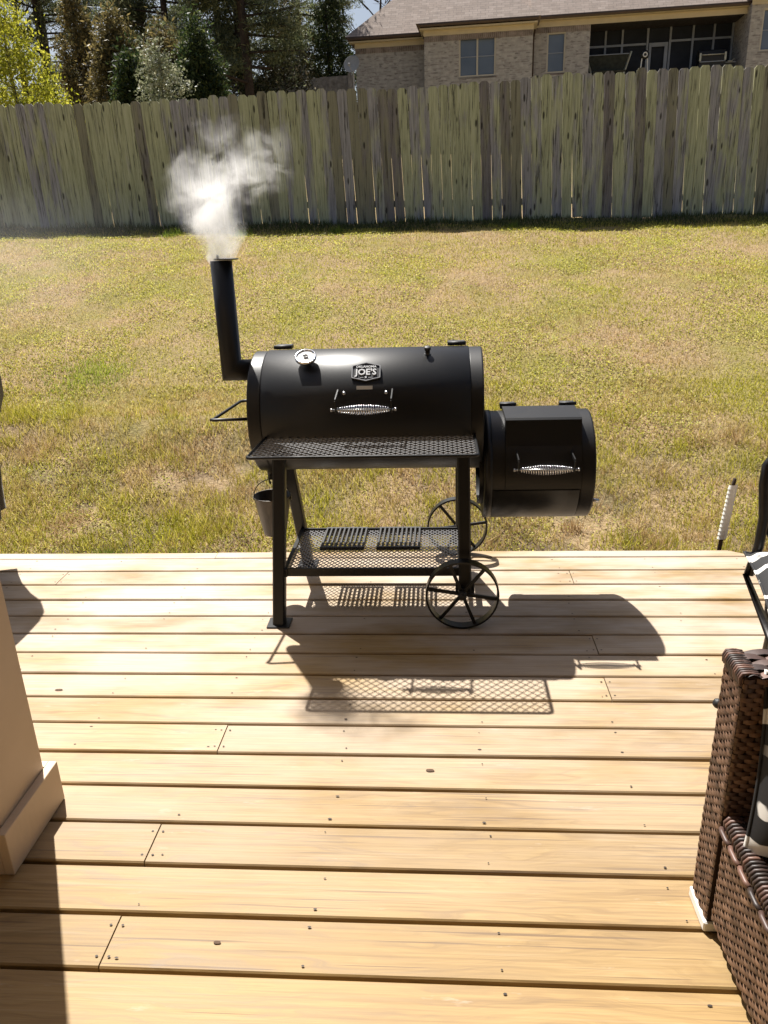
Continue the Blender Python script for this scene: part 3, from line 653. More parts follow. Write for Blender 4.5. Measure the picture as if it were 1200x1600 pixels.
# firebox door: follows the drum on the front, boxed flat hood on top
prof = []
for a in np.linspace(R(-10), R(31), 14): q = arc(a, FR+.007, FY, FZc); prof.append(q)
prof += [(FY-.185, FZc+.124), (FY-.159, FZc+.219), (FY-.150, FZc+.226), (FY+.02, FZc+.233), (FY+.05, FZc+.224), (FY+.045, FZc+.2)]
inner = [(arc(a, FR-.004, FY, FZc)) for a in np.linspace(R(80), R(-10), 14)]
dx0, dx1 = .262, .548
poly = prof+inner; npoly = len(poly)
fd = P(MB().prism(poly, dx0, dx1, 'X'), 'firebox_door')
handle(.302, .508, 2.758, .622, (FY-math.cos(R(28))*(FR+.006), FZc+math.sin(R(28))*(FR+.006)), None)
P(MB().lathe([(.216, FR+.0005), (.216, FR+.0045), (FX1-.058, FR+.0045), (FX1-.058, FR+.0005)], (0, FY, FZc), 'X', 30, math.pi+R(12), math.pi+R(70)), 'firebox_lower_panel')
for X in(.287, .525): P(MB().box((X-.03, FY+.05, FZc+.214), (X+.03, FY+.085, FZc+.238), .003).tube([(X-.034, FY+.045, FZc+.235), (X+.034, FY+.045, FZc+.235)], .007, 8), 'firebox_hinge', 'black_iron')
vt = P(MB().box((FX1, 2.93, .41), (FX1+.018, 3.05, .47), .003), 'air_vent', 'black_iron')
P(MB().tube([(FX1+.018, 2.96, .43), (FX1+.045, 2.96, .425)], .008, 8), 'vent_knob', 'steel', vt)
P(MB().tube([(-.685, 2.99, AZ-RM+.03), (-.685, 2.99, AZ-RM-.03)], .014, 12).tube([(-.685, 2.975, AZ-RM-.012), (-.685, 2.955, AZ-RM-.02), (-.685, 2.95, AZ-RM-.035), (-.685, 2.96, AZ-RM-.045), (-.685, 2.972, AZ-RM-.04)], .003, 6), 'drain_hook', 'black_iron')

# grease bucket hanging under the barrel
bx, by, bt, bb = -.688, 2.99, .452, .281
bk = thing('grease_bucket', 'small dark tin grease bucket hanging under the left end of the barrel', 'bucket', (bx, by, bb))
MB().lathe([(bb, 0), (bb, .044), (bb+.003, .047), (bt-.004, .077), (bt, .0795), (bt+.002, .0785), (bt, .0765), (bb+.006, .045), (bb+.006, 0)], (bx, by, 0), 'Z', 40).build('pail', 'tin', bk)
MB().tube([(bx+.078*math.cos(a), by-.01*math.sin(a)*0, bt-.012+.082*math.sin(a)) for a in np.linspace(0, math.pi, 19)], .0019, 6).build('bail_handle', 'black_iron', bk)
for s_ in(-1, 1): disc(MB(), V(bx+s_*.076, by, bt-.012), V(s_, 0, 0), [(0, .010), (.004, .009), (.005, 0)], 10).build('handle_lug', 'tin', bk)

# two cast grates lying on the lower shelf
def grate(xc, yc, wd, dp, lab):
    z = LZ+.008; t = thing('grill_grate', lab, 'grate', (xc, yc, z), group='cast grates lying on the lower shelf')
    for s_ in(0, 1): MB().box((xc-wd/2, yc-dp/2+s_*(dp-.014), z), (xc+wd/2, yc-dp/2+s_*(dp-.014)+.014, z+.014), .0015).build('end_bar', 'grate_iron', t)
    n = 10
    for i in range(n):
        X = xc-wd/2+.006+(wd-.012)*i/(n-1); MB().box((X-.0044, yc-dp/2+.012, z+.001), (X+.0044, yc+dp/2-.012, z+.0145), .0015).build('bar', 'grate_iron', t)
    return t
grate(-.402, 3.06, .186, .232, 'black cast iron grate on the lower shelf, the one nearer the bucket')
grate(-.165, 3.06, .184, .232, 'black cast iron grate on the lower shelf, the one nearer the wheels')

# ------------------------------------------------------------------ porch post, porch roof and house wall (carry on beyond the frame)
pc = thing('porch_column', 'tan painted square porch column with a boxed base at the left edge of the deck', 'column', (-1.20, 1.555, 0))
CX1, CX0, CY0, CY1 = -1.085, -1.325, 1.442, 1.668
MB().box((CX0, CY0, .002), (CX1, CY1, 2.62), .004).build('shaft', 'tan', pc)
MB().box((CX0+.012, CY0-.003, .125), (CX0+.016, CY0+.001, 2.6)).build('corner_seam', 'tan', pc)
b = MB(); o_, t_ = .025, .022
b.box((CX0-o_, CY0-o_, .002), (CX1, CY0-.0015, .127)); b.box((CX0-o_, CY1+.0015, .002), (CX1, CY1+o_, .127))
b.build('base_trim', 'tan', pc); MB().box((CX1+.0008, CY0-o_-.001, .002), (CX1+o_, CY1+o_+.001, .1275), .0015).build('base_trim', 'tan', pc); MB().box((CX0-o_, CY0-.001, .002), (CX0-.0015, CY1+.001, .127), .002).build('base_trim', 'tan', pc)
tag(MB().box((-5, -1.7, 2.62), (5, 1.72, 2.80)).build('porch_ceiling', 'ceiling_paint', kind='structure'))
tag(MB().box((-5, -1.9, -.4), (5, -1.72, 2.9)).build('house_wall', 'siding_paint', kind='structure'))

# ------------------------------------------------------------------ wicker sofa at the right
so_ = thing('wicker_sofa', 'dark brown woven wicker sofa at the lower right, its back to the smoker', 'sofa', (1.5, 1.05, 0))
def weave(mb, o, U, Vv, N, lu, lv, cu, cv, bulge=.0013):
    """over-under woven flat strands, each its own curved strip"""
    o, U, Vv, N = Vector(o), Vector(U), Vector(Vv), Vector(N); nu = max(1, int(lu/cu)); nv = max(1, int(lv/cv)); cu = lu/nu; cv = lv/nv
    for j in range(nv):
        for i in range(-1, nu, 2):
            a = i+(j % 2); ua, ub = max(0, a*cu-.14*cu), min(lu, (a+2)*cu-.16*cu)
            if ub-ua < cu*.25: continue
            va, vb = j*cv-cv*.02, (j+1)*cv+cv*.02; jz = random.uniform(-.0008, .0008); jv = random.uniform(-.09, .09)*cv; vs, fs = [], []
            for q in range(5):
                t = q/4; h = bulge*math.sin(math.pi*t)+.0006+jz
                for s_ in range(3): vs.append(o+U*(ua+(ub-ua)*t)+Vv*(va+(vb-va)*s_/2+jv)+N*(h+((.0007) if s_ == 1 else 0)-.0022*(1-math.sin(math.pi*t))))
            for q in range(4):
                for s_ in range(2): fs.append((q*3+s_, q*3+s_+1, q*3+s_+4, q*3+s_+3))
            mb.add(vs, fs, True)
WX, WY0, WY1 = .585, 1.312, 1.408          # left end, back panel
ZT, ZS = .655, .322; WXR, WYF = 2.40, .62
bp = MB().box((WX, WY0, .03), (WXR, WY1, ZT)).build('back_panel', 'wicker_backing', so_)
w1 = MB(); weave(w1, (WX-.001, WY1, .03), (0, -1, 0), (0, 0, 1), (-1, 0, 0), WY1-WY0, ZT-.03-.005, .0135, .0102); w1.build('woven_end', 'wicker', bp, kind='stuff', fix=False)
w1 = MB(); weave(w1, (WX+.004, WY1+.001, ZT+.001), (1, 0, 0), (0, -1, 0), (0, 0, 1), WXR-WX-.3, WY1-WY0+.002, .034, .0165, .005); w1.build('woven_top', 'wicker_top', bp, kind='stuff', fix=False)
w1 = MB(); weave(w1, (WX, WY0-.001, ZS), (1, 0, 0), (0, 0, 1), (0, -1, 0), .9, ZT-ZS-.004, .0135, .0102); w1.build('woven_front', 'wicker', bp, kind='stuff', fix=False)
w1 = MB()                                           # wrapped rim strands round the top edge
for i in range(13):
    y = WY1-(i+.5)*(WY1-WY0)/13; w1.tube([(WX-.004, y, ZT-.02), (WX-.005, y, ZT-.004), (WX-.001, y, ZT+.005), (WX+.012, y, ZT+.006), (WX+.03, y, ZT+.003)], .0034, 6)
w1.build('wrapped_rim', 'wicker_top', bp, kind='stuff')
sb_ = MB().box((WX+.006, WYF, .05), (WXR, WY0-.006, ZS)).build('seat_base', 'wicker_backing', so_)
w1 = MB(); weave(w1, (WX+.005, WY0-.008, .05), (0, -1, 0), (0, 0, 1), (-1, 0, 0), WY0-WYF-.012, ZS-.05-.012, .0135, .0102); w1.build('woven_side', 'wicker', sb_, kind='stuff', fix=False)
w1 = MB(); weave(w1, (WX+.03, WY0-.008, ZS+.001), (1, 0, 0), (0, -1, 0), (0, 0, 1), .12, WY0-WYF-.012, .05, .015, .004); w1.build('woven_rail_top', 'wicker_top', sb_, kind='stuff', fix=False)
w1 = MB(); ncr = int((WY0-WYF)/.0098)
for i in range(ncr):
    y = WY0-.01-(i+.5)*(WY0-WYF-.01)/ncr; w1.tube([(WX+.002, y, ZS-.016), (WX+.001, y, ZS-.003), (WX+.008, y, ZS+.006), (WX+.02, y, ZS+.007), (WX+.034, y, ZS+.004)], .0040, 6)
w1.build('wrapped_rim', 'wicker_top', sb_, kind='stuff')
w1 = MB()
for i in range(int((WY0-WYF)/.052)):
    y = WY0-.012-i*.052; w1.tube([(WX-.004, y, ZS-.022), (WX-.007, y-.012, ZS-.0215), (WX-.007, y-.036, ZS-.0215), (WX-.004, y-.048, ZS-.022)], .0055, 6)
w1.build('edge_braid', 'wicker_top', sb_, kind='stuff')
MB().box((WX-.006, WY0-.004, .002), (WX+.03, WY1+.004, .029), .003).build('foot_strip', 'white_plastic', so_)
MB().box((WXR-.05, WYF, .002), (WXR, WYF+.05, .049)).build('foot', 'wicker_backing', so_); MB().box((WX+.05, WYF, .002), (WX+.10, WYF+.05, .049)).build('foot', 'wicker_backing', so_)
disc(MB(), V(WX+.004, WY1+.004, .525), V(-.6, .8, 0), [(-.004, 0), (-.004, .010), (.006, .011), (.012, .008), (.014, 0)], 12).build('frame_knob', 'black_iron', so_)
def cushion(name, label, cat_, c, hx, hy, hz, rot, mat, puff=.6, group=None):
    """pillow with pinched corners and a piped seam"""
    n = 20; vs, fs = [], []; mb = MB()
    for s_ in(1, -1):
        for i in range(n+1):
            for j in range(n+1):
                u, v = i/n*2-1, j/n*2-1; pin = 1-.06*(u*u*v*v)-.05*(1-u*u)*0
                e = ((1-abs(u)**3.2)*(1-abs(v)**3.2))**.5
                wr = 1+.05*math.sin(7*u+3*v)+.04*math.sin(5*v-4*u)
                vs.append((u*hx*(1-.05*(1-abs(v)**2)*abs(u)), v*hy*(1-.05*(1-abs(u)**2)*abs(v)), s_*hz*e*wr))
    for s_ in range(2):
        o = s_*(n+1)**2
        for i in range(n):
            for j in range(n):
                a = o+i*(n+1)+j; q = (a, a+n+1, a+n+2, a+1); fs.append(q if s_ == 0 else q[::-1])
    o = mb.add(vs, fs, True).build(name, mat, fix=False); o.location = c; o.rotation_euler = rot
    seam = [(-1, v) for v in np.linspace(-1, 1, n+1)]+[(u, 1) for u in np.linspace(-1, 1, n+1)][1:]+[(1, v) for v in np.linspace(1, -1, n+1)][1:]+[(u, -1) for u in np.linspace(1, -1, n+1)][1:-1]
    sp_ = MB().tube([(u*hx*(1-.05*(1-abs(v)**2)), v*hy*(1-.05*(1-abs(u)**2)), 0) for u, v in seam], .0045, 6, closed=True).build('piping', 'scroll', o, off=(0, 0, 0)); 
    return tag(o, label, cat_, group)
cushion('sofa_cushion', 'black and white scroll patterned pillow leaning in the wicker sofa', 'cushion', (.80, 1.20, .485), .20, .185, .07, (R(72), 0, R(-20)), 'scroll')
cushion('seat_cushion', 'black and white patterned seat pad lying on the wicker sofa base', 'cushion', (1.32, .93, .38), .58, .27, .055, (0, 0, 0), 'scroll')

# ------------------------------------------------------------------ cast patio chair behind the sofa
ch = thing('patio_chair', 'black cast metal patio chair with scrolled back at the right edge of the deck', 'chair', (1.24, 2.165, 0), -.2, world=False)
A = 'cast_aluminium'
sw, sd, szz = .25, .235, .345
for sx in(-1, 1):
    MB().tube([(sx*(sw-.01), -sd, szz), (sx*(sw-.006), -sd+.004, szz-.12), (sx*(sw-.016), -sd+.012, .12), (sx*(sw-.01), -sd+.01, .008)], [.019, .020, .015, .018], 10).build('leg', A, ch)
    MB().tube([(sx*(sw-.08), sd-.03, szz), (sx*(sw-.09), sd-.03, szz-.14), (sx*(sw-.10), sd-.03, .14), (sx*(sw-.10), sd-.02, .008)], [.018, .018, .014, .017], 10).build('leg', A, ch)
    MB().tube([(sx*(sw-.01), sd-.01, szz), (sx*(sw-.03), sd+.0, szz+.10), (sx*(sw-.035), sd+.01, szz+.20), (sx*(sw-.022), sd+.015, szz+.31), (sx*(sw-.024), sd+.02, szz+.375), (sx*(sw-.045), sd+.03, szz+.405), (sx*(sw-.12), sd+.06, szz+.435), (0, sd+.085, szz+.46)], [.016, .016, .0165, .017, .017, .017, .016, .016], 10).build('back_frame', A, ch)
    b = MB()
    b.tube([(sx*.22, sd+.02, szz+.30), (sx*.18, sd+.045, szz+.25), (sx*.13, sd+.05, szz+.22), (sx*.06, sd+.06, szz+.33), (0, sd+.075, szz+.46)], .009, 8)
    b.tube([(sx*.215, sd+.012, szz+.19), (sx*.18, sd+.02, szz+.12), (sx*.12, sd+.015, szz+.06), (0, sd+.01, szz+.05)], .009, 8)
    b.tube([(sx*.225, sd+.02, szz+.33), (sx*.16, sd+.03, szz+.30), (sx*.13, sd+.03, szz+.17), (sx*.08, sd+.04, szz+.23), (sx*.10, sd+.05, szz+.31), (sx*.15, sd+.045, szz+.28), (sx*.15, sd+.04, szz+.23)], .008, 8)
    b.build('back_scroll', A, ch)
    MB().tube([(sx*(sw+.008), sd+.025, szz+.20), (sx*(sw+.035), sd-.1, szz+.235), (sx*(sw+.045), -sd+.1, szz+.225), (sx*(sw+.035), -sd+.02, szz+.19), (sx*(sw), -sd+.03, szz+.01)], .013, 8).build('armrest', A, ch) if sx == 1 else None
b = MB()
b.tube([(-sw, -sd, szz), (sw, -sd, szz), (sw, sd, szz), (-sw, sd, szz)], .014, 8, closed=True)
for i in range(7): xx_ = -sw+2*sw*(i+1)/8; b.tube([(xx_, -sd, szz), (xx_, sd, szz)], .007, 6)
b.build('seat_frame', A, ch)
cushion('chair_cushion', 'black and white scroll patterned cushion on the patio chair seat', 'cushion', (1.24, 2.155, .405), .262, .25, .055, (R(2), R(1), -.2), 'scroll')

# ------------------------------------------------------------------ covered grill at the left edge
cg = thing('covered_grill', 'dark brown cloth covered grill at the left edge of the deck behind the column', 'grill', (-2.565, 3.13, 0))
mb = MB(); NS = 64
rings = [(1.08, .30, .12), (1.075, .44, .20), (1.05, .55, .26), (.99, .61, .29), (.92, .635, .30), (.83, .635, .295), (.70, .585, .285), (.52, .54, .275), (.38, .515, .27), (.31, .505, .27), (.26, .50, .27)]
vs = []
for zz, hx, hy in rings:
    for j in range(NS):
        a = 2*math.pi*j/NS; e = .42; cx, cy = math.cos(a), math.sin(a); fold = (1-zz)*.035*math.sin(9*a+2*zz)+(1-zz)*.02*math.sin(17*a+1.3)
        X = math.copysign(abs(cx)**e, cx)*(hx+fold); Y = math.copysign(abs(cy)**e, cy)*(hy+fold)
        vs.append((-2.565+X, 3.13+Y, zz+(.03*math.sin(5*a+.6) if zz < .25 else 0)))
fs = [(i*NS+j, (i+1)*NS+j, (i+1)*NS+(j+1) % NS, i*NS+(j+1) % NS) for i in range(len(rings)-1) for j in range(NS)]+[tuple(range(NS))]
mb.add(vs, fs, True).build('cover', 'cover', cg)
for X, Y in((-3.0, 2.93), (-2.2, 2.93), (-3.0, 3.33), (-2.2, 3.33)):
    MB().box((X-.02, Y-.02, .05), (X+.02, Y+.02, .5)).build('leg', 'black_iron', cg); MB().lathe([(-.014, 0), (-.014, .026), (.014, .026), (.014, 0)], (X, Y, .0275), 'X', 18).build('caster', 'black_iron', cg)

# ------------------------------------------------------------------ white spiral tree guard beyond the deck corner
g0, g1 = V(1.405, 3.62, -.02), V(1.428, 3.62, .262); gd = (g1-g0)
sg = thing('tree_guard', 'white spiral plastic guard around a thin dark stem beyond the deck corner', 'tree guard', (1.405, 3.62, float(ground(1.405, 3.62))))
vs, fs = [], []; turns, seg = 13, 16; tot = turns*seg
for i in range(tot+1):
    t = i/tot; a = i/seg*2*math.pi; c = g0+gd*t
    for rr, dt in((.0215, -.5/turns), (.018, .5/turns)):
        q = g0+gd*(t+dt*.95); vs.append(q+V(math.cos(a)*rr, math.sin(a)*rr, 0))
for i in range(tot): fs.append((i*2, i*2+1, i*2+3, i*2+2))
MB().add(vs, fs, True).build('spiral_sleeve', 'white_plastic', sg, fix=False)
MB().tube([g0-gd*1.3, g0, g1, g1+gd*.12], [.012, .010, .009, .008], 10).build('stem', 'bark', sg)

# ------------------------------------------------------------------ neighbour's brick house on the rise
HB = 4.2
hs = thing('brick_house', 'tan brick house with brown shingle roof standing above the fence', 'house', (1.88, 36, HB), -.07, world=False)
def hz(z): return z-HB
def HP(mb, name, mat, par=None, **kw): return mb.build(name, mat, par or hs, **kw)
ZB = -.3
MZ, LZt, RZ = hz(8.83), hz(8.80), hz(9.05)
# window openings are left in the walls
def wall_open(u0, u1, z0, z1, v0, v1, holes):
    mb = MB(); us = sorted({u0, u1, *[h[0] for h in holes], *[h[1] for h in holes]})
    for a, b in zip(us[:-1], us[1:]):
        hh = [h for h in holes if h[0] <= a+1e-6 and h[1] >= b-1e-6]
        if not hh: mb.box((a, v0, z0), (b, v1, z1))
        else:
            mb.box((a, v0, z0), (b, v1, hh[0][2])); mb.box((a, v0, hh[0][3]), (b, v1, z1))
    return mb
W1 = (-.86, .63, hz(7.10), hz(8.57)); W2 = (2.74, 3.50, hz(7.27), hz(8.76)); W3 = (11.0, 12.3, hz(7.5), hz(8.98))
HP(wall_open(-2.28, 2.10, ZB, MZ, 0, .3, [W1]), 'brick_wall', 'brick'); HP(MB().box((-2.28, .3, ZB), (-1.98, 1.35, MZ)), 'brick_wall', 'brick'); HP(MB().box((1.80, .3, ZB), (2.10, 1.35, MZ)), 'brick_wall', 'brick')
HP(MB().box((-5.35, 1.352, ZB), (-1.98, 1.65, LZt)), 'brick_wall', 'brick'); HP(MB().box((-5.35, 1.65, ZB), (-5.05, 11, LZt)), 'brick_wall', 'brick')
HP(wall_open(1.80, 4.48, ZB, RZ, 1.353, 1.65, [W2]), 'brick_wall', 'brick')
HP(wall_open(10.56, 16, ZB, hz(9.2), .7, 1.0, [W3]), 'brick_wall', 'brick'); HP(MB().box((10.56, 1.0, ZB), (10.86, 4.6, hz(9.2))), 'brick_wall', 'brick')
HP(MB().box((4.18, 1.65, ZB), (4.478, 4.6, RZ)), 'brick_wall', 'brick')
# soldier course under each eave: upright bricks
sc_ = MB()
def soldiers(u0, u1, v, zt, h=.2):
    u = u0
    while u < u1-.05:
        d = random.uniform(.002, .012); sc_.box((u+.005, v-.012-d, zt-h), (u+.070, v+.02, zt-.004)); u += .078
soldiers(-2.28, 2.10, 0, hz(8.64)); soldiers(-5.35, -2.3, 1.352, hz(8.62)); soldiers(2.12, 4.46, 1.353, hz(8.95)); 
HP(sc_, 'soldier_course', 'soldier_brick', kind='stuff')
# frieze boards, gutters, downspouts
HP(MB().box((-2.30, -.03, hz(8.645)), (2.12, -.002, MZ+.02)), 'frieze_board', 'cream_trim'); HP(MB().box((-5.37, 1.32, hz(8.625)), (-2.29, 1.35, LZt+.12)), 'frieze_board', 'cream_trim')
HP(MB().box((2.12, 1.32, hz(8.955)), (10.56, 1.351, hz(9.16))), 'frieze_board', 'cream_trim'); HP(MB().box((10.54, .67, hz(9.12)), (16, .698, hz(9.35))), 'frieze_board', 'cream_trim')
HP(MB().box((2.103, -.02, hz(8.645)), (2.13, 1.32, MZ+.02)), 'frieze_board', 'cream_trim')
HP(MB().box((-2.44, -.30, MZ+.0), (2.26, 1.34, MZ+.05)), 'soffit', 'cream_trim'); HP(MB().box((-5.58, 1.05, LZt+.002), (-2.30, 1.33, LZt+.05)), 'soffit', 'cream_trim'); HP(MB().box((2.14, 1.05, hz(9.162)), (10.54, 1.34, hz(9.2))), 'soffit', 'cream_trim')
def gutter(u0, u1, v, z): HP(MB().prism([(v, z-.06), (v-.10, z-.06), (v-.13, z+.0), (v-.13, z+.06), (v, z+.06)], u0, u1, 'X'), 'gutter', 'brown_gutter')
gutter(-2.46, 2.28, -.30, hz(8.97)); gutter(-5.6, -2.50, 1.05, hz(8.94)); gutter(2.30, 10.6, 1.05, hz(9.24)); gutter(10.42, 16.2, .42, hz(9.42))
HP(MB().tube([(2.22, .9, hz(8.93)), (2.2, 1.1, hz(8.75)), (2.17, 1.30, hz(8.6)), (2.17, 1.30, 0)], .045, 8), 'downspout', 'brown_gutter')
HP(MB().tube([(-2.42, .5, hz(8.92)), (-2.36, 1.0, hz(8.78)), (-2.33, 1.31, hz(8.70)), (-2.33, 1.31, 0)], .035, 8), 'downspout', 'brown_gutter')
# roofs (hipped, pitch .9)
pt = .90
def hip(u0, u1, v0, z, run, back=None, right_hip=True, left_hip=True):
    """front plane plus hipped ends, 0.05 thick slab look through closed solid"""
    zt = z+pt*run; a = u0+(run if left_hip else 0); b = u1-(run if right_hip else 0); vb = back or v0+2*run
    vs = [(u0, v0, z), (u1, v0, z), (u1, vb, z), (u0, vb, z), (a, v0+run, zt), (b, v0+run, zt), (a, vb-run, zt), (b, vb-run, zt)]
    fs = [(0, 1, 5, 4), (1, 2, 7, 5), (3, 0, 4, 6), (2, 3, 6, 7), (0, 3, 2, 1), (4, 5, 7, 6)]
    return MB().add(vs, fs)
HP(hip(-5.72, 2.1, .95, hz(9.00), 3.9, back=12, right_hip=False), 'roof', 'roof'); HP(hip(-2.58, 2.38, -.42, hz(9.03), 2.45, back=8.), 'roof', 'roof')
HP(hip(2.05, 18, .93, hz(9.30), 4.6, back=12.4, left_hip=False, right_hip=True), 'roof', 'roof'); HP(hip(10.36, 18, .30, hz(9.48), 3.2, back=9), 'roof', 'roof')
HP(MB().box((-1.33, 2.2, hz(11.1)), (-1.03, 2.5, hz(11.42))), 'roof_vent', 'white_plastic')
# windows: frame > panes and rails
def window(u0, u1, z0, z1, v, cols):
    fr = MB(); t = .06; fr.box((u0, v-.02, z0), (u0+t, v+.1, z1)); fr.box((u1-t, v-.02, z0), (u1, v+.1, z1)); fr.box((u0+t, v-.02, z0), (u1-t, v+.1, z0+t)); fr.box((u0+t, v-.02, z1-t), (u1-t, v+.1, z1))
    cw = (u1-u0)/cols
    for q in range(1, cols): fr.box((u0+q*cw-.035, v-.015, z0+t), (u0+q*cw+.035, v+.09, z1-t))
    w_ = HP(fr, 'window', 'pale_frame'); zm = (z0+z1)/2
    HP(MB().box((u0-.05, v-.05, z0-.07), (u1+.05, v+.05, z0-.003)), 'sill', 'soldier_brick', w_)
    for q in range(cols):
        a = u0+q*cw+(.062 if q == 0 else .037); b = u0+(q+1)*cw-(.062 if q == cols-1 else .037)
        for zz0, zz1, vv in((z0+t, zm-.02, .05), (zm+.02, z1-t, .07)): HP(MB().box((a, v+vv, zz0), (b, v+vv+.01, zz1)), 'pane', 'pane', w_)
        HP(MB().box((a, v+.03, zm-.02), (b, v+.085, zm+.02)), 'meeting_rail', 'grey_frame', w_)
window(*W1[:2], W1[2], W1[3], .05, 2); window(*W2[:2], W2[2], W2[3], 1.40, 1); window(*W3[:2], W3[2], W3[3], .75, 1)
# recessed screened porch
HP(MB().box((4.478, 4.6, ZB), (10.86, 4.9, RZ)), 'porch_back_wall', 'recess_shade'); HP(MB().box((4.479, 1.66, RZ-.06), (10.559, 4.6, RZ+.04)), 'porch_ceiling', 'recess_shade'); HP(MB().box((4.479, .8, ZB), (10.559, 4.6, hz(6.35))), 'porch_floor', 'grey_fence_wood')
SV = 2.9
HP(MB().box((4.48, SV+.09, hz(6.36)), (10.555, SV+.10, RZ-.07)), 'screen', 'dark_screen')
for u in(4.52, 5.30, 6.0, 7.05, 7.98, 8.9, 9.75, 10.5): HP(MB().box((u-.04, SV, hz(6.36)), (u+.04, SV+.08, RZ-.065)), 'screen_post', 'grey_frame')
HP(MB().box((4.56, SV+.01, hz(8.36)), (7.0, SV+.07, hz(8.44))), 'screen_rail', 'grey_frame'); HP(MB().box((8.03, SV+.01, hz(8.42)), (10.46, SV+.07, hz(8.50))), 'screen_rail', 'grey_frame')
dr = MB(); dr.box((7.12, SV-.03, hz(6.37)), (7.22, SV+.02, hz(8.42))); dr.box((7.76, SV-.03, hz(6.37)), (7.90, SV+.02, hz(8.42))); dr.box((7.22, SV-.03, hz(8.27)), (7.76, SV+.02, hz(8.42))); dr.box((7.22, SV-.03, hz(6.37)), (7.76, SV+.02, hz(6.9)))
d_ = HP(dr, 'screen_door', 'grey_frame'); HP(MB().box((7.72, SV-.06, hz(7.3)), (7.77, SV-.03, hz(7.45))), 'handle', 'pale_metal', d_)
hrot = Matrix.Rotation(-.07, 4, 'Z')
def hw(u, v, z): q = hrot @ V(u, v, 0); return (1.88+q.x, 36+q.y, z)
PF = 6.66
# things standing on that porch
t = thing('porch_bench', 'dark slatted bench with pale angled arms on the brick house porch', 'bench', hw(5.35, 1.9, PF), -.07, world=False)
MB().add([(-.62, .1, .62), (.62, .1, .62), (.85, .22, 1.28), (-.85, .22, 1.28), (-.62, .14, .62), (.62, .14, .62), (.85, .26, 1.28), (-.85, .26, 1.28)], [(0, 1, 2, 3), (4, 7, 6, 5), (0, 4, 5, 1), (1, 5, 6, 2), (2, 6, 7, 3), (3, 7, 4, 0)]).build('backrest', 'dark_canvas', t)
MB().box((-.66, -.45, .52), (.66, .12, .60), .01).build('seat', 'dark_canvas', t)
for s_ in(-1, 1):
    MB().bar((s_*.66, .08, .55), (s_*.93, .2, 1.36), .09, .05).build('arm', 'pale_metal', t)
    for yy in(-.4, .08): MB().box((s_*.6-.03, yy-.03, 0), (s_*.6+.03, yy+.03, .52)).build('leg', 'pale_metal', t)
MB().bar((-.62, .08, .64), (.62, .08, .64), .05, .05).build('lower_rail', 'pale_metal', t); MB().bar((-.86, .2, 1.29), (.86, .2, 1.29), .04, .03).build('top_rail', 'grey_frame', t)
t = thing('porch_fan', 'round dark fan with a pale ring on two white legs on the brick house porch', 'fan', hw(6.78, 1.7, PF), -.07, world=False)
MB().lathe([(-.08, 0), (-.08, .15), (-.05, .17), (.02, .17), (.04, .15), (.04, 0)], (0, 0, 1.13), 'Y', 28).build('housing', 'black_iron', t)
MB().lathe([(-.095, .055), (-.105, .06), (-.105, .095), (-.09, .10), (-.082, .09), (-.082, .055)], (0, 0, 1.13), 'Y', 24).build('ring', 'white_plastic', t)
for s_ in(-1, 1): MB().bar((s_*.11, -.02, 1.0), (s_*.19, -.02, 0), .04, .04).build('leg', 'white_plastic', t)
t = thing('porch_grill', 'black barbecue grill with closed lid and pale handle on the brick house porch', 'grill', hw(9.42, 1.65, 6.42), -.07, world=False)
MB().prism([(-.28, .95), (.28, .95), (.28, 1.2), (.2, 1.34), (0, 1.40), (-.2, 1.34), (-.28, 1.2)], -.52, .52, 'X').build('lid', 'black_iron', t)
MB().box((-.52, -.28, .72), (.52, .28, .945), .02).build('firebox', 'black_iron', t); MB().box((-.5, -.27, .05), (.5, .27, .72)).build('cabinet', 'black_iron', t)
MB().tube([(-.44, -.36, 1.17), (.44, -.36, 1.17)], .02, 8).build('handle', 'pale_metal', t)
for s_ in(-1, 1): MB().box((s_*.49-.04, -.34, .95), (s_*.49+.04, -.285, 1.25), .01).build('lid_end', 'pale_metal', t)
MB().bar((-.5, -.30, .93), (.5, -.30, .93), .03, .03).build('control_rail', 'grey_frame', t); MB().box((.53, -.25, .86), (.95, .25, .90), .01).build('side_shelf', 'grey_frame', t)
MB().tube([(.60, -.28, .92), (.75, -.30, .90), (.88, -.28, 1.0)], .018, 8).build('tool_hook', 'pale_metal', t)
# satellite dish
dq = hw(-5.05, -1.6, 0); gz_ = float(ground(dq[0], dq[1]))
t = thing('satellite_dish', 'grey satellite dish on a pole beside the left corner of the brick house', 'satellite dish', (dq[0], dq[1], gz_), 0, world=False)
zd = 7.55-gz_; MB().tube([(.05, .1, 0), (.05, .1, zd-.3), (.0, .03, zd-.05)], .035, 8).build('pole', 'dish_grey', t)
disc(MB(), V(0, 0, zd), V(-.25, -.9, .32), [(-.05, 0), (-.045, .12), (-.03, .22), (0, .33), (.012, .335), (0, .30), (-.025, .2), (-.035, 0)], 28).build('reflector', 'dish_grey', t)
MB().tube([(.0, -.05, zd-.3), (-.06, -.42, zd-.1)], .014, 6).build('feed_arm', 'dish_grey', t); MB().box((-.10, -.48, zd-.13), (-.02, -.38, zd-.04), .01).build('feed_horn', 'dish_grey', t)
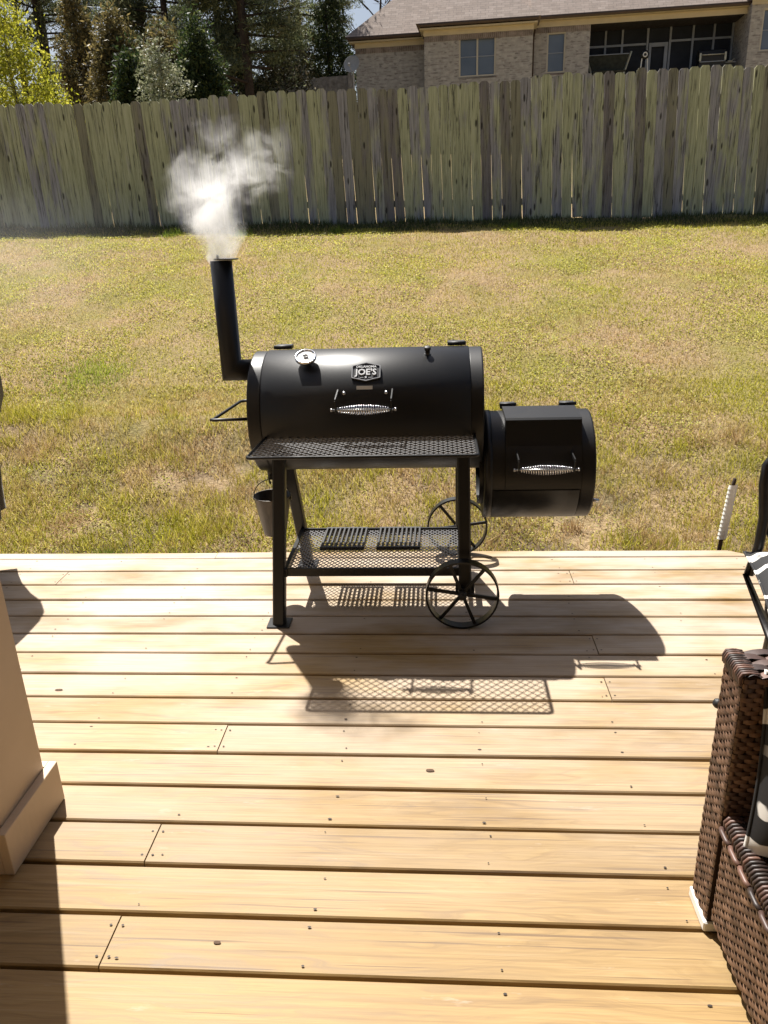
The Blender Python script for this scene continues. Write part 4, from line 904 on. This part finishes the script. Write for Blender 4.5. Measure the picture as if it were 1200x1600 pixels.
# neighbour's own grey fence
fa, fb = V(-7.4, 34.6, 0), V(-3.2, 34.0, 0)
t = thing('grey_fence', 'low grey board fence running up to the left corner of the brick house', 'fence', (-5.2, 34.3, float(ground(-5.2, 34.3))))
b = MB(); L = (fb-fa).length; d = (fb-fa).normalized(); k_ = 0
while k_*.15 < L:
    q = fa+d*(k_*.15); zt = 6.80+.24*min(1, k_*.15/L*1.4)+random.uniform(-.012, .012); b.bar(q+V(0, 0, 4.2), q+V(0, 0, zt), .02, .145, d); k_ += 1
b.build('board', 'grey_fence_wood', t, kind='stuff')
for q_ in(.0, .55, .98): q = fa+d*(L*q_); MB().box((q.x-.07, q.y-.12, 4.), (q.x+.07, q.y-.025, 7.1)).build('post', 'grey_fence_wood', t)

# ------------------------------------------------------------------ trees
def leaves(cent, sizes, aspect=.5, droop=0., jitter=None):
    n = len(cent); a = rng.normal(0, 1, (n, 3)); a[:, 2] -= droop; a /= np.linalg.norm(a, axis=1)[:, None]
    b = rng.normal(0, 1, (n, 3)); b -= (b*a).sum(1)[:, None]*a; b /= np.linalg.norm(b, axis=1)[:, None]
    s = sizes[:, None]; v = np.empty((n, 4, 3)); v[:, 0] = cent-a*s; v[:, 1] = cent+b*s*aspect; v[:, 2] = cent+a*s; v[:, 3] = cent-b*s*aspect
    return v.reshape(-1, 3), np.arange(n*4).reshape(n, 4)
def clumps(n_cl, per, shape, h, rad, clump_r, base, taper=None):
    """clump centres through the crown, leaves gathered round them"""
    C = []
    while len(C) < n_cl:
        t = random.random(); prof = shape(t)
        if random.random() > prof+.05: continue
        a = random.uniform(0, 2*math.pi); rr = rad*prof*math.sqrt(random.uniform(.12, 1.1)); C.append((base[0]+math.cos(a)*rr, base[1]+math.sin(a)*rr, base[2]+h*t))
    C = np.array(C); pts = np.repeat(C, per, 0)+rng.normal(0, 1, (n_cl*per, 3))*np.asarray(clump_r)
    return C, pts
def tree(name, label, cat_, x, y, h, rad, shape, n_cl, per, clump_r, leaf, aspect, mat, bark='bark', tr=.12, z0=None, cb=.05, droop=0., group=None, limbs=14):
    z = float(ground(x, y)) if z0 is None else z0; t = thing(name, label, cat_, (x, y, z), group=group, world=False)
    C, pts = clumps(n_cl, per, shape, h*(1-cb), rad, clump_r, (0, 0, h*cb))
    v, f = leaves(pts, rng.uniform(.5, 1.2, len(pts))*leaf, aspect, droop); np_mesh('crown', v, f, mat, t)
    b = MB(); b.tube([(0, 0, -.2), (rad*.03, 0, h*.3), (-rad*.02, rad*.02, h*.65), (0, 0, h*.97)], [tr, tr*.8, tr*.5, tr*.12], 9)
    for i in range(limbs):
        q = C[rng.integers(len(C))]; zz = max(.1, q[2]-.45*math.hypot(q[0], q[1])); zz = min(zz, h*.93); r0 = tr*.38*(1-zz/h)+.008
        b.tube([(0, 0, zz), (q[0]*.5, q[1]*.5, (zz+q[2])/2+.04*h*.2), tuple(q)], [r0, r0*.6, .006], 5)
    b.build('trunk', bark, t); return t
cone = lambda t: max(.02, (1-t))**.8
spire = lambda t: max(.02, 1-t)**.6*min(1, .35+t*3)
ell = lambda t: math.sqrt(max(.01, 1-(2*t-1)**2))
egg = lambda t: math.sqrt(max(.01, 1-(2*t-1)**2))*(1.15-.5*t)
high = lambda t: (math.sqrt(max(.01, 1-(2*t-1)**2)))
tree('young_tree', 'bright yellow green leafy tree behind the fence at the left edge', 'tree', -9.05, 18.2, 3.85, 1.62, lambda t: max(.03, 1-t)**.75, 430, 52, (.14, .14, .13), .040, .55, 'yellow_leaves', 'pale_bark', .06, droop=.7, limbs=60)
tree('cedar_tree', 'slim rust brown cedar behind the yellow tree', 'tree', -10.5, 25.5, 4.9, .95, spire, 190, 90, (.12, .12, .18), .07, .35, 'cedar_brown', group='cedars behind the fence')
tree('cedar_tree', 'broad olive brown cedar right of the yellow tree', 'tree', -7.9, 21.5, 3.75, 1.15, spire, 260, 80, (.13, .13, .2), .065, .35, 'cedar_brown', group='cedars behind the fence')
tree('cedar_tree', 'brown cedar close left of the pale shrub', 'tree', -6.6, 21.2, 3.55, .95, spire, 240, 80, (.12, .12, .2), .065, .35, 'cedar_brown', group='cedars behind the fence')
tree('cedar_tree', 'short dark cedar between the two brown cedars', 'tree', -7.15, 20.2, 2.75, .75, spire, 160, 80, (.12, .12, .2), .065, .35, 'cedar_green', group='cedars behind the fence')
tree('pale_shrub', 'pale blossoming shrub with silvery leaves behind the fence', 'shrub', -5.78, 18.2, 2.95, .72, lambda t: egg(t)*.95, 150, 50, (.09, .09, .09), .038, .6, 'pale_leaves', 'pale_bark', .04, limbs=40)
tree('cedar_tree', 'dense dark green cone shaped cedar right of the pale shrub', 'tree', -5.62, 20.6, 3.5, .95, lambda t: max(.02, 1-t)**.55*min(1, .6+t*2), 330, 70, (.11, .11, .16), .06, .35, 'cedar_green', group='cedars behind the fence')
tree('cedar_tree', 'tall dark cedar beside the brick house roof', 'tree', -4.75, 39.5, 7.6, 1.5, spire, 260, 60, (.16, .16, .28), .09, .35, 'cedar_green', group='cedars behind the fence')
tree('cedar_tree', 'bronze tinted cedar left of the tall dark one by the brick house', 'tree', -6.2, 38.5, 6.4, 1.4, spire, 220, 60, (.16, .16, .26), .09, .35, 'cedar_brown', group='cedars behind the fence')
tree('dark_shrub', 'dark shrub with pale flecks above the low grey fence', 'shrub', -5.35, 31, 3.7, 1.2, ell, 110, 46, (.16, .16, .16), .06, .6, 'dull_leaves', limbs=30)
tree('dark_shrub', 'low dull shrub left of the low grey fence', 'shrub', -7.6, 30, 3.0, 1.3, ell, 110, 46, (.17, .17, .17), .06, .6, 'dull_leaves', limbs=30)
def pine(label, x, y, h, rad, lean, cb, n_l, seed, group='tall pines behind the fence', mat='pine_needles', per=95):
    random.seed(seed); z = float(ground(x, y)); t = thing('pine_tree', label, 'tree', (x, y, z), group=group, world=False); b = MB(); tr = .17
    b.tube([(0, 0, -.3), (lean*.3, .1, h*.35), (lean*.7, 0, h*.7), (lean, 0, h)], [tr, tr*.85, tr*.6, .03], 10); P_ = []
    for i in range(n_l):
        tz_ = cb+(1-cb)*(i+random.random())/n_l; zz = h*tz_; a = random.uniform(0, 6.283); L = rad*(1-.55*(tz_-cb)/(1-cb))*random.uniform(.5, 1.05); lx = lean*tz_
        e = V(lx+math.cos(a)*L, math.sin(a)*L, zz+L*random.uniform(-.12, .35)); mid = V(lx+math.cos(a)*L*.5, math.sin(a)*L*.5, zz+L*.03)
        b.tube([(lx, 0, zz), mid, e], [.05*(1.2-tz_)+.01, .03, .008], 6)
        for q in range(7):
            u = random.uniform(.35, 1.05); c = V(lx, 0, zz).lerp(e, u)+V(random.gauss(0, .28), random.gauss(0, .28), random.gauss(0, .12)); P_.append(c)
            b.tube([tuple(V(lx, 0, zz).lerp(e, max(.1, u-.15))), tuple(c)], [.012, .005], 4)
    P_ = np.array(P_); pts = np.repeat(P_, per, 0)+rng.normal(0, 1, (len(P_)*per, 3))*np.array((.22, .22, .13)); v, f = leaves(pts, rng.uniform(.07, .15, len(pts)), .16); np_mesh('crown', v, f, mat, t); b.build('trunk', 'bark', t)
pine('tall pine with a thick dark trunk above the pale shrub', -8.6, 30, 10, 3.3, .9, .28, 26, 11)
pine('tall pine with leaning trunk standing left of the low grey fence', -8.7, 36, 11, 3.2, -.3, .22, 28, 12)
pine('dense pine above the dark green cone shaped cedar', -6.2, 29, 9.5, 2.9, -.2, .26, 26, 13)
pine('hazy pine behind the bronze cedar', -6.3, 40, 11, 3.3, .4, .2, 28, 14)
pine('pale distant pine above the brown cedars', -13.5, 38, 11, 3.6, .3, .15, 28, 15)
pine('distant pine behind the yellow tree', -19, 42, 11, 3.6, .2, .15, 26, 16)
pine('low bushy pine in the gap behind the pale shrub', -11.4, 34, 7.5, 2.6, .2, .12, 24, 17)
pine('far pine left of the dark tall cedar', -6.0, 50, 9.5, 3.0, .2, .1, 26, 19)
pine('broad pine between the brown cedars and the pines behind them', -10.2, 33, 9.5, 3.2, .2, .14, 30, 31)
pine('dense pine at the back left of the yellow tree top', -16.0, 35, 9, 3.4, .1, .1, 30, 33)
pine('dense dark pine behind the trunk nearest the low grey fence', -7.4, 33, 9, 2.8, .1, .16, 30, 34)
def bare(label, x, y, h, seed, lean=.3):
    random.seed(seed); z = float(ground(x, y)); t = thing('bare_tree', label, 'tree', (x, y, z), group='bare trees against the sky', world=False); b = MB(); tw = MB()
    b.tube([(0, 0, -.3), (lean*.4, 0, h*.4), (lean, 0, h*.75), (lean*1.3, 0, h)], [.16, .13, .08, .015], 8)
    def br(p0, d, L, r, dep):
        p1 = p0+d*L*.5+V(random.gauss(0, .06), random.gauss(0, .06), .03)*L; p2 = p0+d*L+V(0, 0, .12*L)
        (b if dep == 2 else tw).tube([p0, p1, p2], [r, r*.7, r*.35], 5)
        if dep > 0:
            for q in range(4 if dep == 2 else 3):
                u = random.uniform(.3, 1); s_ = p0.lerp(p2, u); nd = (d+V(random.gauss(0, .6), random.gauss(0, .6), random.gauss(.15, .5))).normalized(); br(s_, nd, L*random.uniform(.4, .65), r*.5, dep-1)
    for i in range(11):
        zz = h*random.uniform(.35, .95); a = random.uniform(0, 6.28); br(V(lean*zz/h, 0, zz), V(math.cos(a), math.sin(a), random.uniform(.3, 1)).normalized(), random.uniform(1.2, 2.6), .045, 2)
    b.build('trunk', 'bark', t); tw.build('twigs', 'bark', t)
bare('bare dark trunk left of two others behind the house roof', -1.5, 52, 11, 21, .3)
bare('bare leaning trunk in the middle of three behind the house roof', -.75, 53, 11, 22, -.8)
bare('thin bare trunk closest to the house roof slope', .1, 54, 11, 23, .9)
bare('spindly bare tree between the tall dark cedar and the house roof', -3.5, 50, 9.5, 24, .5)
bare('grey bare tree behind the yellow tree', -17.5, 36, 9.5, 25, .3)
bare('grey bare tree between the yellow tree and the pines', -14.5, 37, 9.5, 26, -.2)
random.seed(99)

# ------------------------------------------------------------------ smoke
def volume(name, spheres, dens, ns, lo, hi, aniso, step, col=(.97, .97, .97), nd=8, stretch=(1, 1, 1), warp=.17):
    k = NT(name); p = k.pos(); k.t.nodes.remove(k.b); acc = None
    wn = k.n('TexNoise', i_Vector=p); wn.inputs['Scale'].default_value = ns*.5; wn.inputs['Detail'].default_value = 3
    wv = k.vm('MULTIPLY', k.vm('SUBTRACT', wn.outputs[1], (.5, .5, .5)), (warp, warp, warp)); q = k.vm('ADD', p, wv)
    for c, r, wgt in spheres:
        d = k.vm('LENGTH', k.vm('DIVIDE', k.vm('SUBTRACT', q, c), r if hasattr(r, '__len__') else (r, r, r))); m = k.math('MULTIPLY', k.math('SUBTRACT', 1., d, clamp=True), wgt)
        acc = m if acc is None else k.math('MAXIMUM', acc, m)
    n = k.noise(k.scale(q, stretch), ns, nd, .68, .6)
    body = k.math('MULTIPLY', k.math('MINIMUM', acc, 1.25), k.mapr(k.math('ADD', n, k.math('MULTIPLY', k.math('MINIMUM', acc, 1.1), .24)), lo, hi))
    pv = k.n('VolumePrincipled', i_Density=k.math('MULTIPLY', body, dens), i_Anisotropy=aniso); pv.inputs['Color'].default_value = (*col, 1)
    k.t.links.new(pv.outputs[0], k.out.inputs['Volume']); k.m.cycles.volume_step_rate = step; M[name] = k.m
SB = V(-.818, AY, 1.393)
sph = [((.00, 0, .035), (.085, .085, .18), 3.0), ((-.015, 0, .13), (.15, .13, .18), 2.2), ((-.03, .0, .24), (.19, .15, .15), 1.3), ((.10, .0, .30), (.20, .16, .15), 1.1), ((.20, .0, .35), (.15, .14, .12), .85), ((.05, .0, .42), (.14, .13, .11), .6)]
volume('smoke_volume', sph, 19., 13., .56, .92, .6, .14, (1, 1, 1))
ring = [(-.02, .045, 0), (.05, .09, 0), (.12, .17, -.01), (.2, .23, 0), (.28, .29, .03), (.36, .31, .07), (.44, .28, .10), (.52, .22, .11), (.60, .11, .10)]
vs = [(cx+math.cos(2*math.pi*j/28)*r, math.sin(2*math.pi*j/28)*r*.75, z) for z, r, cx in ring for j in range(28)]
fs = [(i*28+j, i*28+(j+1) % 28, (i+1)*28+(j+1) % 28, (i+1)*28+j) for i in range(len(ring)-1) for j in range(28)]+[tuple(range(28))[::-1], tuple((len(ring)-1)*28+j for j in range(28))]
o = MB().add(vs, fs, True).build('smoke', 'smoke_volume', loc=SB); tag(o, 'white smoke puff billowing from the chimney of the black smoker', 'smoke', kind='stuff')
volume('thin_smoke_volume', [((0, 0, 0), (2.9, 1.9, .95), 1.3)], .10, .9, .50, .85, .45, .6, (1, 1, 1), nd=4, warp=.8)
bpy_o = MB().lathe([(-.95, .0)]+[(-.95*math.cos(a), math.sin(a)) for a in np.linspace(.15, math.pi-.15, 14)]+[(.95, 0)], (0, 0, 0), 'Z', 28)
bpy_o.v = [(a*2.9, b_*1.9, c) for a, b_, c in bpy_o.v]
o = bpy_o.build('drifting_smoke', 'thin_smoke_volume', loc=(-4.9, 7.2, 1.25)); tag(o, 'thin veil of smoke drifting over the left side of the lawn', 'smoke', kind='stuff')
